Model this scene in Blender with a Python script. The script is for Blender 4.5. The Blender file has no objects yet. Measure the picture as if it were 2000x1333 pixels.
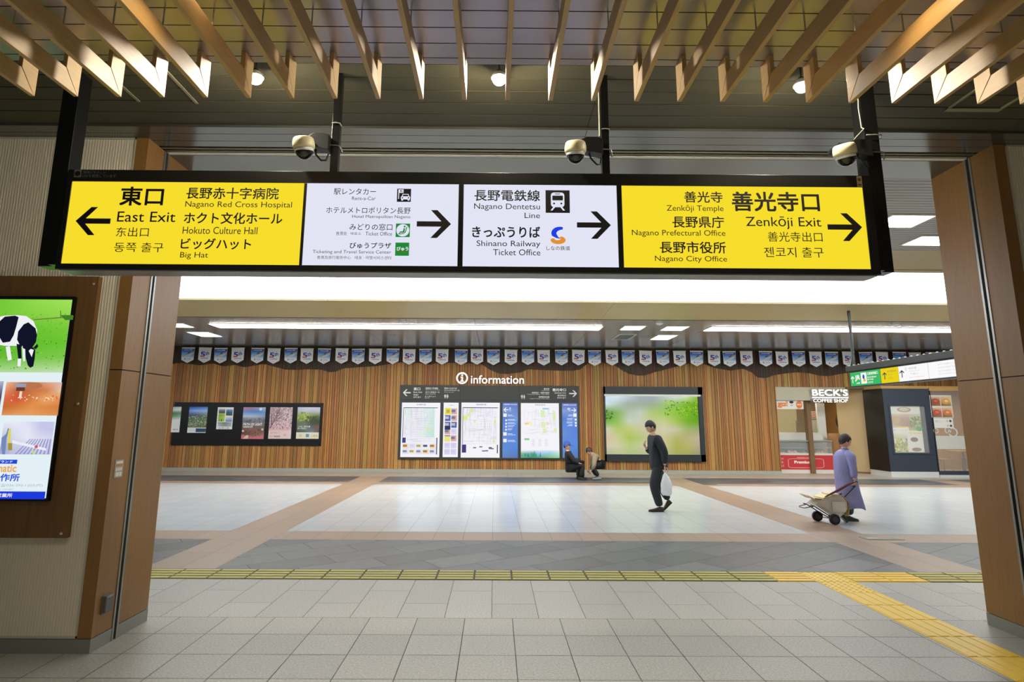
import bpy, bmesh, math, random
from mathutils import Vector, Matrix
S = bpy.context.scene
COL = S.collection
random.seed(7)
# ---------------------------------------------------------------- camera
F_PX, CX, CY = 1152.62, 972.56, 618.55
PITCH, YAW, ROLL = 0.1741, 0.0044, 0.0060
EYE = Vector((-0.1602, -5.3596, 1.6518))
cp, sp, cy_, sy_, cr, sr = math.cos(PITCH), math.sin(PITCH), math.cos(YAW), math.sin(YAW), math.cos(ROLL), math.sin(ROLL)
_B = Matrix(((1, 0, 0), (0, 0, -1), (0, 1, 0)))
_Z = Matrix(((cy_, -sy_, 0), (sy_, cy_, 0), (0, 0, 1)))
_X = Matrix(((1, 0, 0), (0, cp, sp), (0, -sp, cp)))
_R = Matrix(((cr, -sr, 0), (sr, cr, 0), (0, 0, 1)))
ROT = _R @ _X @ _B @ _Z                      # world -> camera (x right, y down, z forward)
cd = bpy.data.cameras.new('camera'); cam = bpy.data.objects.new('camera', cd); COL.objects.link(cam)
cd.sensor_width = 36.0; cd.lens = F_PX / 2000 * 36
cd.shift_x = (1000 - CX) / 2000; cd.shift_y = (CY - 666.5) / 2000
cd.clip_end = 200
m3 = Matrix((ROT[0], -ROT[1], -ROT[2])).transposed()
cam.matrix_world = Matrix.Translation(EYE) @ m3.to_4x4()
S.camera = cam
# ---------------------------------------------------------------- world and exposure
w = bpy.data.worlds.new('world'); S.world = w; w.use_nodes = True
w.node_tree.nodes['Background'].inputs[0].default_value = (0.80, 0.79, 0.74, 1)
w.node_tree.nodes['Background'].inputs[1].default_value = 0.13
S.view_settings.view_transform = 'Standard'; S.view_settings.look = 'None'
S.view_settings.gamma = 1.0; S.view_settings.exposure = 0.0; S.view_settings.use_curve_mapping = False
# brightness of everything that gives off light
L_TROUGH, L_LINE, L_SQUARE, L_BULB, L_SIGN, L_SCREEN, L_MAP = 6.6, 25.0, 14.0, 1150.0, 0.93, 0.95, 0.95
L_DOWN = 66.0

def lamp(kind, loc, energy, col, rot=(0, 0, 0), **kw):
    d = bpy.data.lights.new('downlight_lamp', kind); d.energy = energy; d.color = col
    for k, v in kw.items(): setattr(d, k, v)
    o = bpy.data.objects.new('downlight_lamp', d); COL.objects.link(o)
    o.location = loc; o.rotation_euler = rot
    return o
# recessed downlights of the slatted ceiling, above and behind the frame
for x in (-1.93, -0.5, 0.5, 1.93):
    for y in (-3.15, -4.7, -6.2):
        lamp('SPOT', (x, y, 3.39), L_DOWN, (1.0, 0.93, 0.80), spot_size=math.radians(118), spot_blend=0.6, shadow_soft_size=0.06)
# two warm spots set higher up between the slats
for x in (-1.52, 1.60): lamp('SPOT', (x, -2.98, 3.60), 9, (1.0, 0.72, 0.36), spot_size=math.radians(150), spot_blend=0.5, shadow_soft_size=0.03)
# ---------------------------------------------------------------- helpers
def lin(c):
    return tuple((x / 12.92 if x <= 0.04045 else ((x + 0.055) / 1.055) ** 2.4) for x in (v / 255 for v in c[:3]))
def at(u, v, Y):
    "point of the photograph (2000 x 1333) on the vertical plane y = Y"
    d = ROT.transposed() @ Vector(((u - CX) / F_PX, (v - CY) / F_PX, 1)); return EYE + d * ((Y - EYE.y) / d.y)
def atx(u, v, X):
    d = ROT.transposed() @ Vector(((u - CX) / F_PX, (v - CY) / F_PX, 1)); return EYE + d * ((X - EYE.x) / d.x)
def atz(u, v, Z):
    d = ROT.transposed() @ Vector(((u - CX) / F_PX, (v - CY) / F_PX, 1)); return EYE + d * ((Z - EYE.z) / d.z)
def bx(u0, v0, u1, v1, Y):
    "rectangle of the photograph as (x0, z0, x1, z1) on the plane y = Y"
    vm, um = (v0 + v1) / 2, (u0 + u1) / 2
    return (at(u0, vm, Y).x, at(um, v1, Y).z, at(u1, vm, Y).x, at(um, v0, Y).z)

MATS = {}
def mat(name, rgb, rough=0.6, metal=0.0, spec=0.5, noise=None, bump=None, coat=0.0, trans=0.0, alpha=1.0, attr=False, wave=None, grain=None):
    if name in MATS: return MATS[name]
    m = bpy.data.materials.new(name); m.use_nodes = True; MATS[name] = m
    nt = m.node_tree; N = nt.nodes; L = nt.links; b = N['Principled BSDF']
    col = lin(rgb)
    b.inputs['Base Color'].default_value = (*col, 1); b.inputs['Roughness'].default_value = rough
    b.inputs['Metallic'].default_value = metal; b.inputs['Specular IOR Level'].default_value = spec
    b.inputs['Coat Weight'].default_value = coat; b.inputs['Transmission Weight'].default_value = trans
    b.inputs['Alpha'].default_value = alpha
    out = None
    pos = None
    def coords():
        g = N.new('ShaderNodeNewGeometry'); return g.outputs['Position']
    if attr:
        a = N.new('ShaderNodeAttribute'); a.attribute_name = 'Col'; out = a.outputs['Color']
    if noise:                                   # (scale, amount, stretch)
        sc, am, st = noise
        mp = N.new('ShaderNodeMapping'); L.new(coords(), mp.inputs[0]); mp.inputs['Scale'].default_value = st
        nz = N.new('ShaderNodeTexNoise'); nz.inputs['Scale'].default_value = sc; nz.inputs['Detail'].default_value = 4
        L.new(mp.outputs[0], nz.inputs['Vector'])
        r = N.new('ShaderNodeMapRange'); L.new(nz.outputs['Fac'], r.inputs[0])
        r.inputs[1].default_value = 0.3; r.inputs[2].default_value = 0.7
        r.inputs[3].default_value = 1 - am; r.inputs[4].default_value = 1 + am
        mx = N.new('ShaderNodeMix'); mx.data_type = 'RGBA'; mx.blend_type = 'MULTIPLY'; mx.inputs[0].default_value = 1
        if out is None: mx.inputs[6].default_value = (*col, 1)
        else: L.new(out, mx.inputs[6])
        L.new(r.outputs[0], mx.inputs[7]); out = mx.outputs[2]
    if out is not None: L.new(out, b.inputs['Base Color'])
    if bump:                                    # (scale, strength)
        nz = N.new('ShaderNodeTexNoise'); nz.inputs['Scale'].default_value = bump[0]
        L.new(coords(), nz.inputs['Vector'])
        bp = N.new('ShaderNodeBump'); bp.inputs['Strength'].default_value = bump[1]; bp.inputs['Distance'].default_value = 0.01
        L.new(nz.outputs['Fac'], bp.inputs['Height']); L.new(bp.outputs[0], b.inputs['Normal'])
    return m
def emis(name, rgb, strength, attr=False):
    if name in MATS: return MATS[name]
    m = bpy.data.materials.new(name); m.use_nodes = True; MATS[name] = m
    nt = m.node_tree; nt.nodes.clear()
    o = nt.nodes.new('ShaderNodeOutputMaterial'); e = nt.nodes.new('ShaderNodeEmission')
    e.inputs[0].default_value = (*lin(rgb), 1); e.inputs[1].default_value = strength
    if attr:
        a = nt.nodes.new('ShaderNodeAttribute'); a.attribute_name = 'Col'; nt.links.new(a.outputs['Color'], e.inputs[0])
    nt.links.new(e.outputs[0], o.inputs[0])
    return m

def wloc(o):
    v = Vector((0, 0, 0))
    while o is not None: v = v + o.location; o = o.parent
    return v
def tag(o, label=None, cat=None, group=None, kind=None):
    if label: o['label'] = label
    if cat: o['category'] = cat
    if group: o['group'] = group
    if kind: o['kind'] = kind
    return o
def thing(name, label, cat, loc=(0, 0, 0), group=None):
    o = bpy.data.objects.new(name, None); COL.objects.link(o); o.location = loc; o.empty_display_size = 0.1
    return tag(o, label, cat, group)
def copy_tree(o, parent=None):
    c = o.copy(); COL.objects.link(c); c.parent = parent
    for ch in list(o.children): copy_tree(ch, c)
    return c

class Fr:
    "a plane to draw on: origin, u axis, v axis; n points at the viewer"
    def __init__(s, O, U, V):
        s.O, s.U, s.V = Vector(O), Vector(U), Vector(V); s.N = s.U.cross(s.V).normalized()
    def p(s, u, v, w=0): return s.O + s.U * u + s.V * v + s.N * w
def front(Y): return Fr((0, Y, 0), (1, 0, 0), (0, 0, 1))

_TXT = {}
def text_geo(s, weight):
    k = (s, weight)
    if k not in _TXT:
        c = bpy.data.curves.new('t', 'FONT'); c.body = s; c.offset = weight; c.resolution_u = 3
        o = bpy.data.objects.new('t', c); m = bpy.data.meshes.new_from_object(o)
        vs = [(v.co.x, v.co.y) for v in m.vertices]; fs = [tuple(p.vertices) for p in m.polygons]
        bpy.data.objects.remove(o); bpy.data.meshes.remove(m); bpy.data.curves.remove(c)
        x0, x1 = min(v[0] for v in vs), max(v[0] for v in vs); y0, y1 = min(v[1] for v in vs), max(v[1] for v in vs)
        _TXT[k] = ([((x - x0) / (x1 - x0), (y - y0) / (y1 - y0)) for x, y in vs], fs, (x1 - x0) / (y1 - y0))
    return _TXT[k]

class MB:
    def __init__(s): s.v, s.f, s.m, s.c, s.s = [], [], [], [], []; s.lay = 0
    def face(s, pts, m=0, col=None, smooth=False):
        n = len(s.v); s.v += [Vector(p) for p in pts]; s.f.append(tuple(range(n, n + len(pts)))); s.m.append(m); s.c.append(col); s.s.append(smooth)
    def mesh(s, vs, fs, m=0, col=None, smooth=False):
        n = len(s.v); s.v += [Vector(p) for p in vs]
        for f in fs: s.f.append(tuple(i + n for i in f)); s.m.append(m); s.c.append(col); s.s.append(smooth)
    def box(s, x0, x1, y0, y1, z0, z1, m=0, col=None):
        v = [(x, y, z) for x in (x0, x1) for y in (y0, y1) for z in (z0, z1)]
        s.mesh(v, [(0, 1, 3, 2), (4, 6, 7, 5), (0, 4, 5, 1), (2, 3, 7, 6), (0, 2, 6, 4), (1, 5, 7, 3)], m, col)
    def obox(s, fr, u0, u1, v0, v1, w0, w1, m=0, col=None):
        v = [fr.p(u, b, w) for u in (u0, u1) for b in (v0, v1) for w in (w0, w1)]
        s.mesh(v, [(0, 1, 3, 2), (4, 6, 7, 5), (0, 4, 5, 1), (2, 3, 7, 6), (0, 2, 6, 4), (1, 5, 7, 3)], m, col)
    def prism(s, pts, d, m=0, col=None):
        "planar polygon pts (3D) pushed along d"
        a = [Vector(p) for p in pts]; d = Vector(d); n = len(a)
        s.mesh(a + [p + d for p in a], [tuple(range(n)), tuple(range(2 * n - 1, n - 1, -1))] + [(i, i + n, (i + 1) % n + n, (i + 1) % n) for i in range(n)], m, col)
    def tube(s, path, r, seg=8, m=0, col=None, smooth=True, caps=True):
        P = [Vector(p) for p in path]; R = r if isinstance(r, (list, tuple)) else [r] * len(P)
        vs, fs = [], []; up = None
        for i, p in enumerate(P):
            t = (P[min(i + 1, len(P) - 1)] - P[max(i - 1, 0)]).normalized()
            if up is None: up = t.orthogonal().normalized()
            a = (up - t * up.dot(t)).normalized(); up = a; b = t.cross(a)
            vs += [p + (a * math.cos(2 * math.pi * k / seg) + b * math.sin(2 * math.pi * k / seg)) * R[i] for k in range(seg)]
        for i in range(len(P) - 1):
            for k in range(seg): fs.append((i * seg + k, i * seg + (k + 1) % seg, (i + 1) * seg + (k + 1) % seg, (i + 1) * seg + k))
        s.mesh(vs, fs, m, col, smooth)
        if caps:
            s.face([vs[k] for k in reversed(range(seg))], m, col); s.face(vs[-seg:], m, col)
    def lathe(s, prof, centre=(0, 0, 0), axis=(0, 0, 1), seg=20, m=0, col=None, smooth=True, caps=True):
        "profile of (radius, height) turned about an axis through centre"
        z = Vector(axis).normalized(); a = z.orthogonal().normalized(); b = z.cross(a); c = Vector(centre)
        vs, fs = [], []
        for r, h in prof: vs += [c + z * h + (a * math.cos(2 * math.pi * k / seg) + b * math.sin(2 * math.pi * k / seg)) * r for k in range(seg)]
        for i in range(len(prof) - 1):
            for k in range(seg): fs.append((i * seg + k, i * seg + (k + 1) % seg, (i + 1) * seg + (k + 1) % seg, (i + 1) * seg + k))
        s.mesh(vs, fs, m, col, smooth)
        if caps and prof[0][0] > 1e-5: s.face([vs[k] for k in reversed(range(seg))], m, col)
        if caps and prof[-1][0] > 1e-5: s.face(vs[-seg:], m, col)
    def ball(s, c, r, seg=16, rings=10, m=0, col=None, rot=None):
        "ellipsoid; r is one radius or three"
        r = Vector((r, r, r)) if not hasattr(r, '__len__') else Vector(r); c = Vector(c); vs, fs = [], []
        q = rot or Matrix.Identity(3)
        for i in range(rings + 1):
            t = math.pi * i / rings
            for k in range(seg):
                f = 2 * math.pi * k / seg
                vs.append(c + q @ Vector((r.x * math.sin(t) * math.cos(f), r.y * math.sin(t) * math.sin(f), r.z * math.cos(t))))
        for i in range(rings):
            for k in range(seg): fs.append((i * seg + k, (i + 1) * seg + k, (i + 1) * seg + (k + 1) % seg, i * seg + (k + 1) % seg))
        s.mesh(vs, fs, m, col, True)
    # ---- drawing on a plane (signs, posters, screens): each item lies a hair above the one before
    def _w(s, w):
        if w is not None: return w
        s.lay += 1; return 0.0006 + 0.00025 * s.lay
    def rect(s, fr, u0, v0, u1, v1, m=0, col=None, w=None, col2=None):
        w = s._w(w); c = col if col2 is None else [col, col, col2, col2]
        s.face([fr.p(u0, v0, w), fr.p(u1, v0, w), fr.p(u1, v1, w), fr.p(u0, v1, w)], m, c)
    def poly(s, fr, pts, m=0, col=None, w=None):
        w = s._w(w); s.face([fr.p(u, v, w) for u, v in pts], m, col)
    def disc(s, fr, u, v, r, m=0, col=None, w=None, seg=20, ry=None):
        w = s._w(w); ry = ry or r
        s.face([fr.p(u + r * math.cos(2 * math.pi * k / seg), v + ry * math.sin(2 * math.pi * k / seg), w) for k in range(seg)], m, col)
    def ring(s, fr, u, v, r0, r1, m=0, col=None, w=None, seg=28):
        w = s._w(w)
        for k in range(seg):
            a, b = 2 * math.pi * k / seg, 2 * math.pi * (k + 1) / seg
            s.face([fr.p(u + r * math.cos(t), v + r * math.sin(t), w) for r, t in ((r0, a), (r1, a), (r1, b), (r0, b))], m, col)
    def text(s, fr, txt, box, m=0, col=None, weight=0.0, w=None, keep=None, depth=0.0):
        "text fitted into box (u0, v0, u1, v1); keep='l' or 'r' keeps the letters' own proportions from that edge"
        w = s._w(w); vs, fs, asp = text_geo(txt, 0.0); u0, v0, u1, v1 = box
        if keep:
            wd = min(u1 - u0, asp * (v1 - v0))
            if keep == 'l': u1 = u0 + wd
            elif keep == 'r': u0 = u1 - wd
            else: c = (u0 + u1) / 2; u0, u1 = c - wd / 2, c + wd / 2
        h = max(0.0, weight) * (v1 - v0)          # heavier strokes: the same outline laid down with small shifts
        for k, (dx, dy) in enumerate([(0, 0)] if h == 0 else [(-h, -h), (h, -h), (-h, h), (h, h)]):
            s.mesh([fr.p(u0 + h + x * (u1 - u0 - 2 * h) + dx, v0 + h + y * (v1 - v0 - 2 * h) + dy, w + 0.00003 * k) for x, y in vs], fs, m, col)
    def grid(s, fr, u0, v0, u1, v1, rows, m=0, w=None):
        "picture of coarse colours, rows from top to bottom, blended between their centres"
        w = s._w(w); R = len(rows); C = len(rows[0])
        sub = 3
        def smp(a, b):
            x, y = a * (C - 1), b * (R - 1); i, j = min(int(x), C - 2), min(int(y), R - 2); fx, fy = x - i, y - j
            c = [0, 0, 0]
            for di, dj, k in ((0, 0, (1 - fx) * (1 - fy)), (1, 0, fx * (1 - fy)), (0, 1, (1 - fx) * fy), (1, 1, fx * fy)):
                q = rows[j + dj][i + di]; c = [c[n] + q[n] * k for n in range(3)]
            return c
        nx, ny = (C - 1) * sub, (R - 1) * sub
        for j in range(ny):
            for i in range(nx):
                q = [(i, j + 1), (i + 1, j + 1), (i + 1, j), (i, j)]
                s.face([fr.p(u0 + (u1 - u0) * a / nx, v1 - (v1 - v0) * b / ny, w) for a, b in q], m, [smp(a / nx, b / ny) for a, b in q])
    def specks(s, fr, u0, v0, u1, v1, n, cols, size, m=0, rnd=None):
        rnd = rnd or random
        w = s._w(None)
        for k in range(n):
            u, v = rnd.uniform(u0, u1), rnd.uniform(v0, v1); a = size * rnd.uniform(.5, 1.3); b = size * rnd.uniform(.4, 1.0); t = rnd.uniform(0, 3.1)
            pts = [(a, 0), (0, b), (-a, 0), (0, -b)]
            s.face([fr.p(min(max(u + x * math.cos(t) - y * math.sin(t), u0), u1), min(max(v + x * math.sin(t) + y * math.cos(t), v0), v1), w + 0.00001 * (k % 9)) for x, y in pts], m, rnd.choice(cols))
    def build(s, name, mats, parent=None, bevel=0, smooth=False, kind=None):
        me = bpy.data.meshes.new(name)
        if parent is not None: off = wloc(parent)
        else:
            xs = [v.x for v in s.v]; ys = [v.y for v in s.v]; zs = [v.z for v in s.v]
            off = Vector(((min(xs) + max(xs)) / 2, (min(ys) + max(ys)) / 2, min(zs)))
        me.from_pydata([tuple(v - off) for v in s.v], [], s.f)
        for mm in (mats if isinstance(mats, (list, tuple)) else [mats]): me.materials.append(mm)
        me.polygons.foreach_set('material_index', s.m)
        me.polygons.foreach_set('use_smooth', [bool(x or smooth) for x in s.s])
        if any(c is not None for c in s.c):
            ca = me.color_attributes.new('Col', 'FLOAT_COLOR', 'CORNER')
            for p, c in zip(me.polygons, s.c):
                c = c if c is not None else (128, 128, 128)
                for k, li in enumerate(p.loop_indices):
                    q = c[k] if isinstance(c[0], (list, tuple)) else c
                    ca.data[li].color = (*lin(q), 1)
        o = bpy.data.objects.new(name, me); COL.objects.link(o)
        if parent is not None: o.parent = parent
        else: o.location = off
        if bevel:
            md = o.modifiers.new('bevel', 'BEVEL'); md.width = bevel; md.segments = 2; md.limit_method = 'ANGLE'
        if kind: o['kind'] = kind
        return o
def struct(mb, name, mats, label=None, **k):
    o = mb.build(name, mats, **k); o['kind'] = 'structure'
    if label: o['label'] = label
    return o
PRINT = mat('printed_paper', (200, 200, 200), 0.55, attr=True)
SCREEN = emis('screen_glow', (255, 255, 255), L_SCREEN, attr=True)
BACKLIT = emis('backlit_print', (255, 255, 255), L_MAP, attr=True)
def ordinal(n):
    return ['first', 'second', 'third', 'fourth', 'fifth', 'sixth', 'seventh', 'eighth', 'ninth', 'tenth', 'eleventh', 'twelfth', 'thirteenth', 'fourteenth', 'fifteenth', 'sixteenth', 'seventeenth', 'eighteenth', 'nineteenth', 'twentieth', 'twenty-first', 'twenty-second', 'twenty-third', 'twenty-fourth', 'twenty-fifth', 'twenty-sixth', 'twenty-seventh', 'twenty-eighth', 'twenty-ninth', 'thirtieth'][n - 1]
# ================================================================ floor
GROUT = mat('floor_grout', (92, 90, 84), 0.8)
GRAN = mat('granite_tile', (178, 176, 166), 0.42, attr=True, noise=(70, 0.24, (1, 1, 1)))
WHITE_T = mat('white_floor_tile', (214, 217, 216), 0.22, attr=True, noise=(60, 0.05, (1, 1, 1)))
PINK_T = mat('pink_granite', (178, 158, 142), 0.38, attr=True, noise=(90, 0.15, (1, 1, 1)))
SLATE_T = mat('slate_paving', (112, 116, 120), 0.4, attr=True, noise=(9, 0.12, (1, 1, 1)))
rf = random.Random(3)
def tone(c, a): k = 1 + rf.uniform(-a, a); return tuple(min(255, x * k) for x in c)
floor = MB()
floor.box(-20, 20, -9, 19, -0.12, -0.004, 0)
def tiles(x0, x1, y0, y1, px, py, ox, oy, m, c, var, gap=0.004, stagger=False):
    i0, i1 = math.floor((x0 - ox) / px), math.ceil((x1 - ox) / px)
    for i in range(i0, i1):
        a, b = max(x0, ox + i * px), min(x1, ox + (i + 1) * px)
        if b - a < 1e-4: continue
        ys = [y0]
        o = oy + (py / 2 if stagger and i % 2 else 0)
        k = math.floor((y0 - o) / py) + 1
        while o + k * py < y1 - 1e-4: ys.append(o + k * py); k += 1
        ys.append(y1)
        for e, f in zip(ys, ys[1:]):
            floor.face([(a + gap / 2, e + gap / 2, 0), (b - gap / 2, e + gap / 2, 0), (b - gap / 2, f - gap / 2, 0), (a + gap / 2, f - gap / 2, 0)], m, tone(c, var))
tiles(-9, 9, -8.8, 0, 0.4, 0.4, 0.0, 0.0, 1, (168, 166, 155), 0.03, 0.0055)
tiles(-20, 20, 0, 1.2, 0.4, 0.8, -0.175, 0.4, 1, (174, 173, 166), 0.03, 0.005, True)
BX = [(-20, -4.08), (-3.27, 4.60), (5.38, 12.4), (13.2, 20)]
PX = [(-4.08, -3.27), (4.60, 5.38), (12.4, 13.2)]
# slate slabs in a lozenge bond, cut to the three fields
def clip(poly, ax, lim, keep_less):
    out = []
    for p, q in zip(poly, poly[1:] + poly[:1]):
        ip, iq = (p[ax] <= lim) == keep_less, (q[ax] <= lim) == keep_less
        if ip: out.append(p)
        if ip != iq:
            t = (lim - p[ax]) / (q[ax] - p[ax]); out.append(tuple(p[n] + t * (q[n] - p[n]) for n in (0, 1)))
    return out
def slate(x0, x1, y0, y1):
    a, b = 0.9, 0.45
    ca, sa = math.cos(math.radians(34)), math.sin(math.radians(34))
    for i in range(-40, 41):
        for j in range(-60, 61):
            o = (i + (j % 2) * 0.5) * a; q = j * b
            poly = [(o + 0.004, q + 0.004), (o + a - 0.004, q + 0.004), (o + a - 0.004, q + b - 0.004), (o + 0.004, q + b - 0.004)]
            poly = [(u * ca - v * sa, u * sa + v * ca + 2.2) for u, v in poly]
            if max(p[0] for p in poly) < x0 or min(p[0] for p in poly) > x1 or max(p[1] for p in poly) < y0 or min(p[1] for p in poly) > y1: continue
            for ax, lim, k in ((0, x0, False), (0, x1, True), (1, y0, False), (1, y1, True)):
                poly = clip(poly, ax, lim, k)
                if len(poly) < 3: break
            if len(poly) >= 3: floor.face([(u, v, 0) for u, v in poly], 4, tone(rf.choice([(86, 92, 97), (96, 101, 105), (78, 83, 88), (91, 94, 100)]), 0.04))
for x0, x1 in BX:
    slate(max(x0, -12), min(x1, 14), 1.63, 3.28)
    slate(max(x0, -16), min(x1, 17), 11.0, 12.6)
    tiles(x0, x1, 3.9, 10.45, 0.42, 0.42, -0.179, 3.9, 2, (200, 206, 210), 0.012, 0.0035)
    tiles(x0, x1, 3.28, 3.9, 0.42, 0.62, -0.179, 3.28, 3, (160, 139, 122), 0.03, 0.0035)
    tiles(x0, x1, 10.45, 11.0, 0.42, 0.55, -0.179, 10.45, 3, (160, 139, 122), 0.03, 0.0035)
for x0, x1 in PX: tiles(x0, x1, 1.63, 12.6, 0.405, 0.81, x0, 1.63, 3, (160, 139, 122), 0.03, 0.0035)
tiles(-20, 20, 12.6, 14.15, 0.42, 0.775, -0.179, 12.6, 1, (176, 170, 158), 0.02, 0.005)
tiles(9.0, 20, 14.15, 18.9, 0.42, 0.6, -0.179, 14.15, 1, (190, 178, 160), 0.02, 0.005)
floor.box(-20, 20, 1.6, 1.63, -0.004, 0.0, 0)
struct(floor, 'floor', [GROUT, GRAN, WHITE_T, PINK_T, SLATE_T], 'stone tiled concourse floor of grey granite, slate, pink and white tiles')

# tactile paving: bars along X on the crossing strip; bright blocks at the branch
OLIVE = mat('worn_tactile_yellow', (186, 180, 88), 0.5, noise=(30, 0.06, (1, 1, 1)))
OLIVE_D = mat('tactile_groove', (120, 112, 50), 0.7)
YEL = mat('tactile_yellow', (250, 210, 60), 0.45, noise=(25, 0.04, (1, 1, 1)))
def tact(x0, x1, y0, y1, kind, along, m_side, mb):
    g = 0.004; mb.box(x0 + g, x1 - g, y0 + g, y1 - g, -0.004, 0.003, 0)
    if kind == 'bar':
        for k in range(4):
            c = 0.05 + 0.1 * k
            if along == 'x': mb.box(x0 + 0.012, x1 - 0.012, y0 + c - 0.034, y0 + c + 0.034, 0.003, 0.008, 1)
            else: mb.box(x0 + c - 0.03, x0 + c + 0.03, y0 + 0.012, y1 - 0.012, 0.003, 0.006, 1)
    else:
        for a in range(6):
            for b in range(6): mb.lathe([(0.016, 0), (0.011, 0.005), (0.0, 0.005)], (x0 + (a + .5) * (x1 - x0) / 6, y0 + (b + .5) * (y1 - y0) / 6, 0.003), seg=8, m=1)
tb = MB()
k = 0
x = 0.033 - 0.4 * 24
while x < 14:
    if not 2.79 < x + 0.2 < 4.43: tact(x, x + 0.4, 1.2, 1.6, 'bar', 'x', 0, tb)
    x += 0.4
struct(tb, 'floor_strip', [OLIVE_D, OLIVE], 'worn olive yellow tactile paving strip crossing the floor')
tb = MB()
xs = [2.833, 3.233, 3.633, 4.033, 4.433]
for i in range(4): tact(xs[i], xs[i + 1], 1.2, 1.6, 'dot' if i == 1 else 'bar', 'x', 0, tb)
for j in range(22):
    y1 = 1.2 - 0.4 * j; tact(3.233, 3.633, y1 - 0.4, y1, 'dot' if j == 0 else 'bar', 'y', 0, tb)
struct(tb, 'floor_strip', [YEL, YEL], 'bright yellow tactile paving branch running towards the front right')

# ================================================================ entrance pillars and walls
RIB = mat('ribbed_panel', (218, 211, 190), 0.55)
WOODP = mat('brown_wood_laminate', (142, 104, 55), 0.42, noise=(6, 0.10, (14, 14, 0.8)))
WOODD = mat('dark_brown_frame', (112, 80, 46), 0.5, noise=(6, 0.08, (14, 14, 0.8)))
STEEL = mat('brushed_steel', (150, 152, 148), 0.34, metal=0.85, noise=(20, 0.06, (1, 1, 12)))
KICK = mat('grey_kick_plate', (142, 143, 136), 0.4, metal=0.35)
DARK = mat('dark_gap', (18, 18, 17), 0.7)
def ribs(mb, x0, x1, y, z0, z1, pitch=0.022):
    n = int((x1 - x0) / pitch)
    for i in range(n):
        a = x0 + i * pitch
        P = [(a, y), (a + pitch * 0.25, y - 0.006), (a + pitch * 0.75, y - 0.006), (a + pitch, y)]
        for p, q in zip(P, P[1:]): mb.face([(p[0], p[1], z0), (q[0], q[1], z0), (q[0], q[1], z1), (p[0], p[1], z1)], 0)
CZ = 3.93
for side, sx in (('left', -1), ('right', 1)):
    xi = -3.03 if sx < 0 else 3.96            # face towards the opening
    xo = xi + sx * 0.10                       # outer edge of the narrow wooden front
    xf = xo + sx * 5.4
    a, b = min(xo, xf), max(xo, xf)
    mb = MB()
    ribs(mb, a + 0.012, b - 0.012, -0.792, 0.115, CZ - 0.015)
    mb.box(a, b, -0.79, -0.1, 0.1, CZ, 0)
    for q in (a, b - 0.012): mb.box(q, q + 0.012, -0.803, -0.79, 0.1, CZ, 1)
    mb.box(a, b, -0.803, -0.79, 0.098, 0.115, 1); mb.box(a, b, -0.803, -0.79, CZ - 0.015, CZ, 1)
    struct(mb, 'wall_' + side, [RIB, mat('rib_edge_strip', (186, 182, 166), 0.5)], 'pale ribbed wall panel to the %s of the opening' % side)
    mb = MB()
    z0, zs = 0.098, 2.018
    p0, p1 = min(xi, xo), max(xi, xo)
    for za, zb in ((z0, zs - 0.004), (zs + 0.004, CZ)):
        mb.box(p0, p1, -0.80, -0.565, za, zb, 0)
        mb.box(p0, p1, -0.495, -0.10, za, zb, 0)
    mb.box(min(xi - sx * -0.012, xo), max(xi - sx * -0.012, xo), -0.79, -0.11, z0, CZ, 1)
    struct(mb, 'wall_opening_' + side, [WOODP, DARK], 'brown wood clad pillar face on the %s of the opening' % side)
    mb = MB()
    mb.box(min(xi - sx * 0.003, xf), max(xi - sx * 0.003, xf), -0.806, -0.565, 0, 0.094, 0)
    mb.box(min(xi - sx * 0.003, xo), max(xi - sx * 0.003, xo), -0.495, -0.097, 0, 0.094, 0)
    struct(mb, 'baseboard_' + side, [KICK], 'grey metal kick plate along the foot of the %s pillar' % side)
    g = MB()                                   # fire shutter guide: two steel channels with a dark slot
    for y0 in (-0.565, -0.515): g.box(min(xi - sx * 0.006, xi + sx * 0.05), max(xi - sx * 0.006, xi + sx * 0.05), y0, y0 + 0.02, 0, CZ, 0)
    g.box(min(xi + sx * 0.04, xi + sx * 0.06), max(xi + sx * 0.04, xi + sx * 0.06), -0.545, -0.515, 0, CZ, 1)
    struct(g, 'trim_1' if sx < 0 else 'trim_2', [STEEL, DARK], 'steel shutter guide rail in the %s pillar' % side)

# ================================================================ ceilings
OLV = mat('olive_ceiling_board', (68, 64, 44), 0.62, noise=(8, 0.05, (0.4, 6, 1)))
GLOSS = mat('glossy_ceiling_board', (116, 115, 108), 0.22, metal=0.7)
PURP = mat('grey_metal_ceiling_board', (158, 151, 154), 0.30, metal=0.7)
def planks(mb, x0, x1, ys, z, gap, m, th=0.02, xcuts=()):
    cuts = [x0] + [c for c in xcuts] + [x1]
    for a, b in zip(ys, ys[1:]):
        for p, q in zip(cuts, cuts[1:]): mb.box(p + 0.002, q - 0.002, a + gap / 2, b - gap / 2, z, z + th, m)
ce = MB()
ce.box(-9, 9, -3.2, -1.0, 3.975, 4.02, 1)
ys = [-3.2] + [-1.835 - 0.16 * k for k in range(7, -1, -1)] + [-1.675, -1.519, -1.353, -1.189, -0.996]
planks(ce, -9, 9, ys, 3.95, 0.012, 0, xcuts=(-3.22, 0.56, 3.9))
struct(ce, 'ceiling', [OLV, DARK], 'olive boarded ceiling above the hanging sign')
ce = MB()
ce.box(-9, 9, -0.996, -0.62, 3.955, 4.02, 1)
planks(ce, -9, 9, [-0.996, -0.885, -0.759, -0.655], CZ, 0.006, 0, xcuts=(0.56,))
ce.box(-9, 9, -0.998, -0.994, CZ, 3.965, 0)
ce.box(-4, 5, -0.655, -0.10, 4.01, 4.05, 1)              # shutter slot
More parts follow.
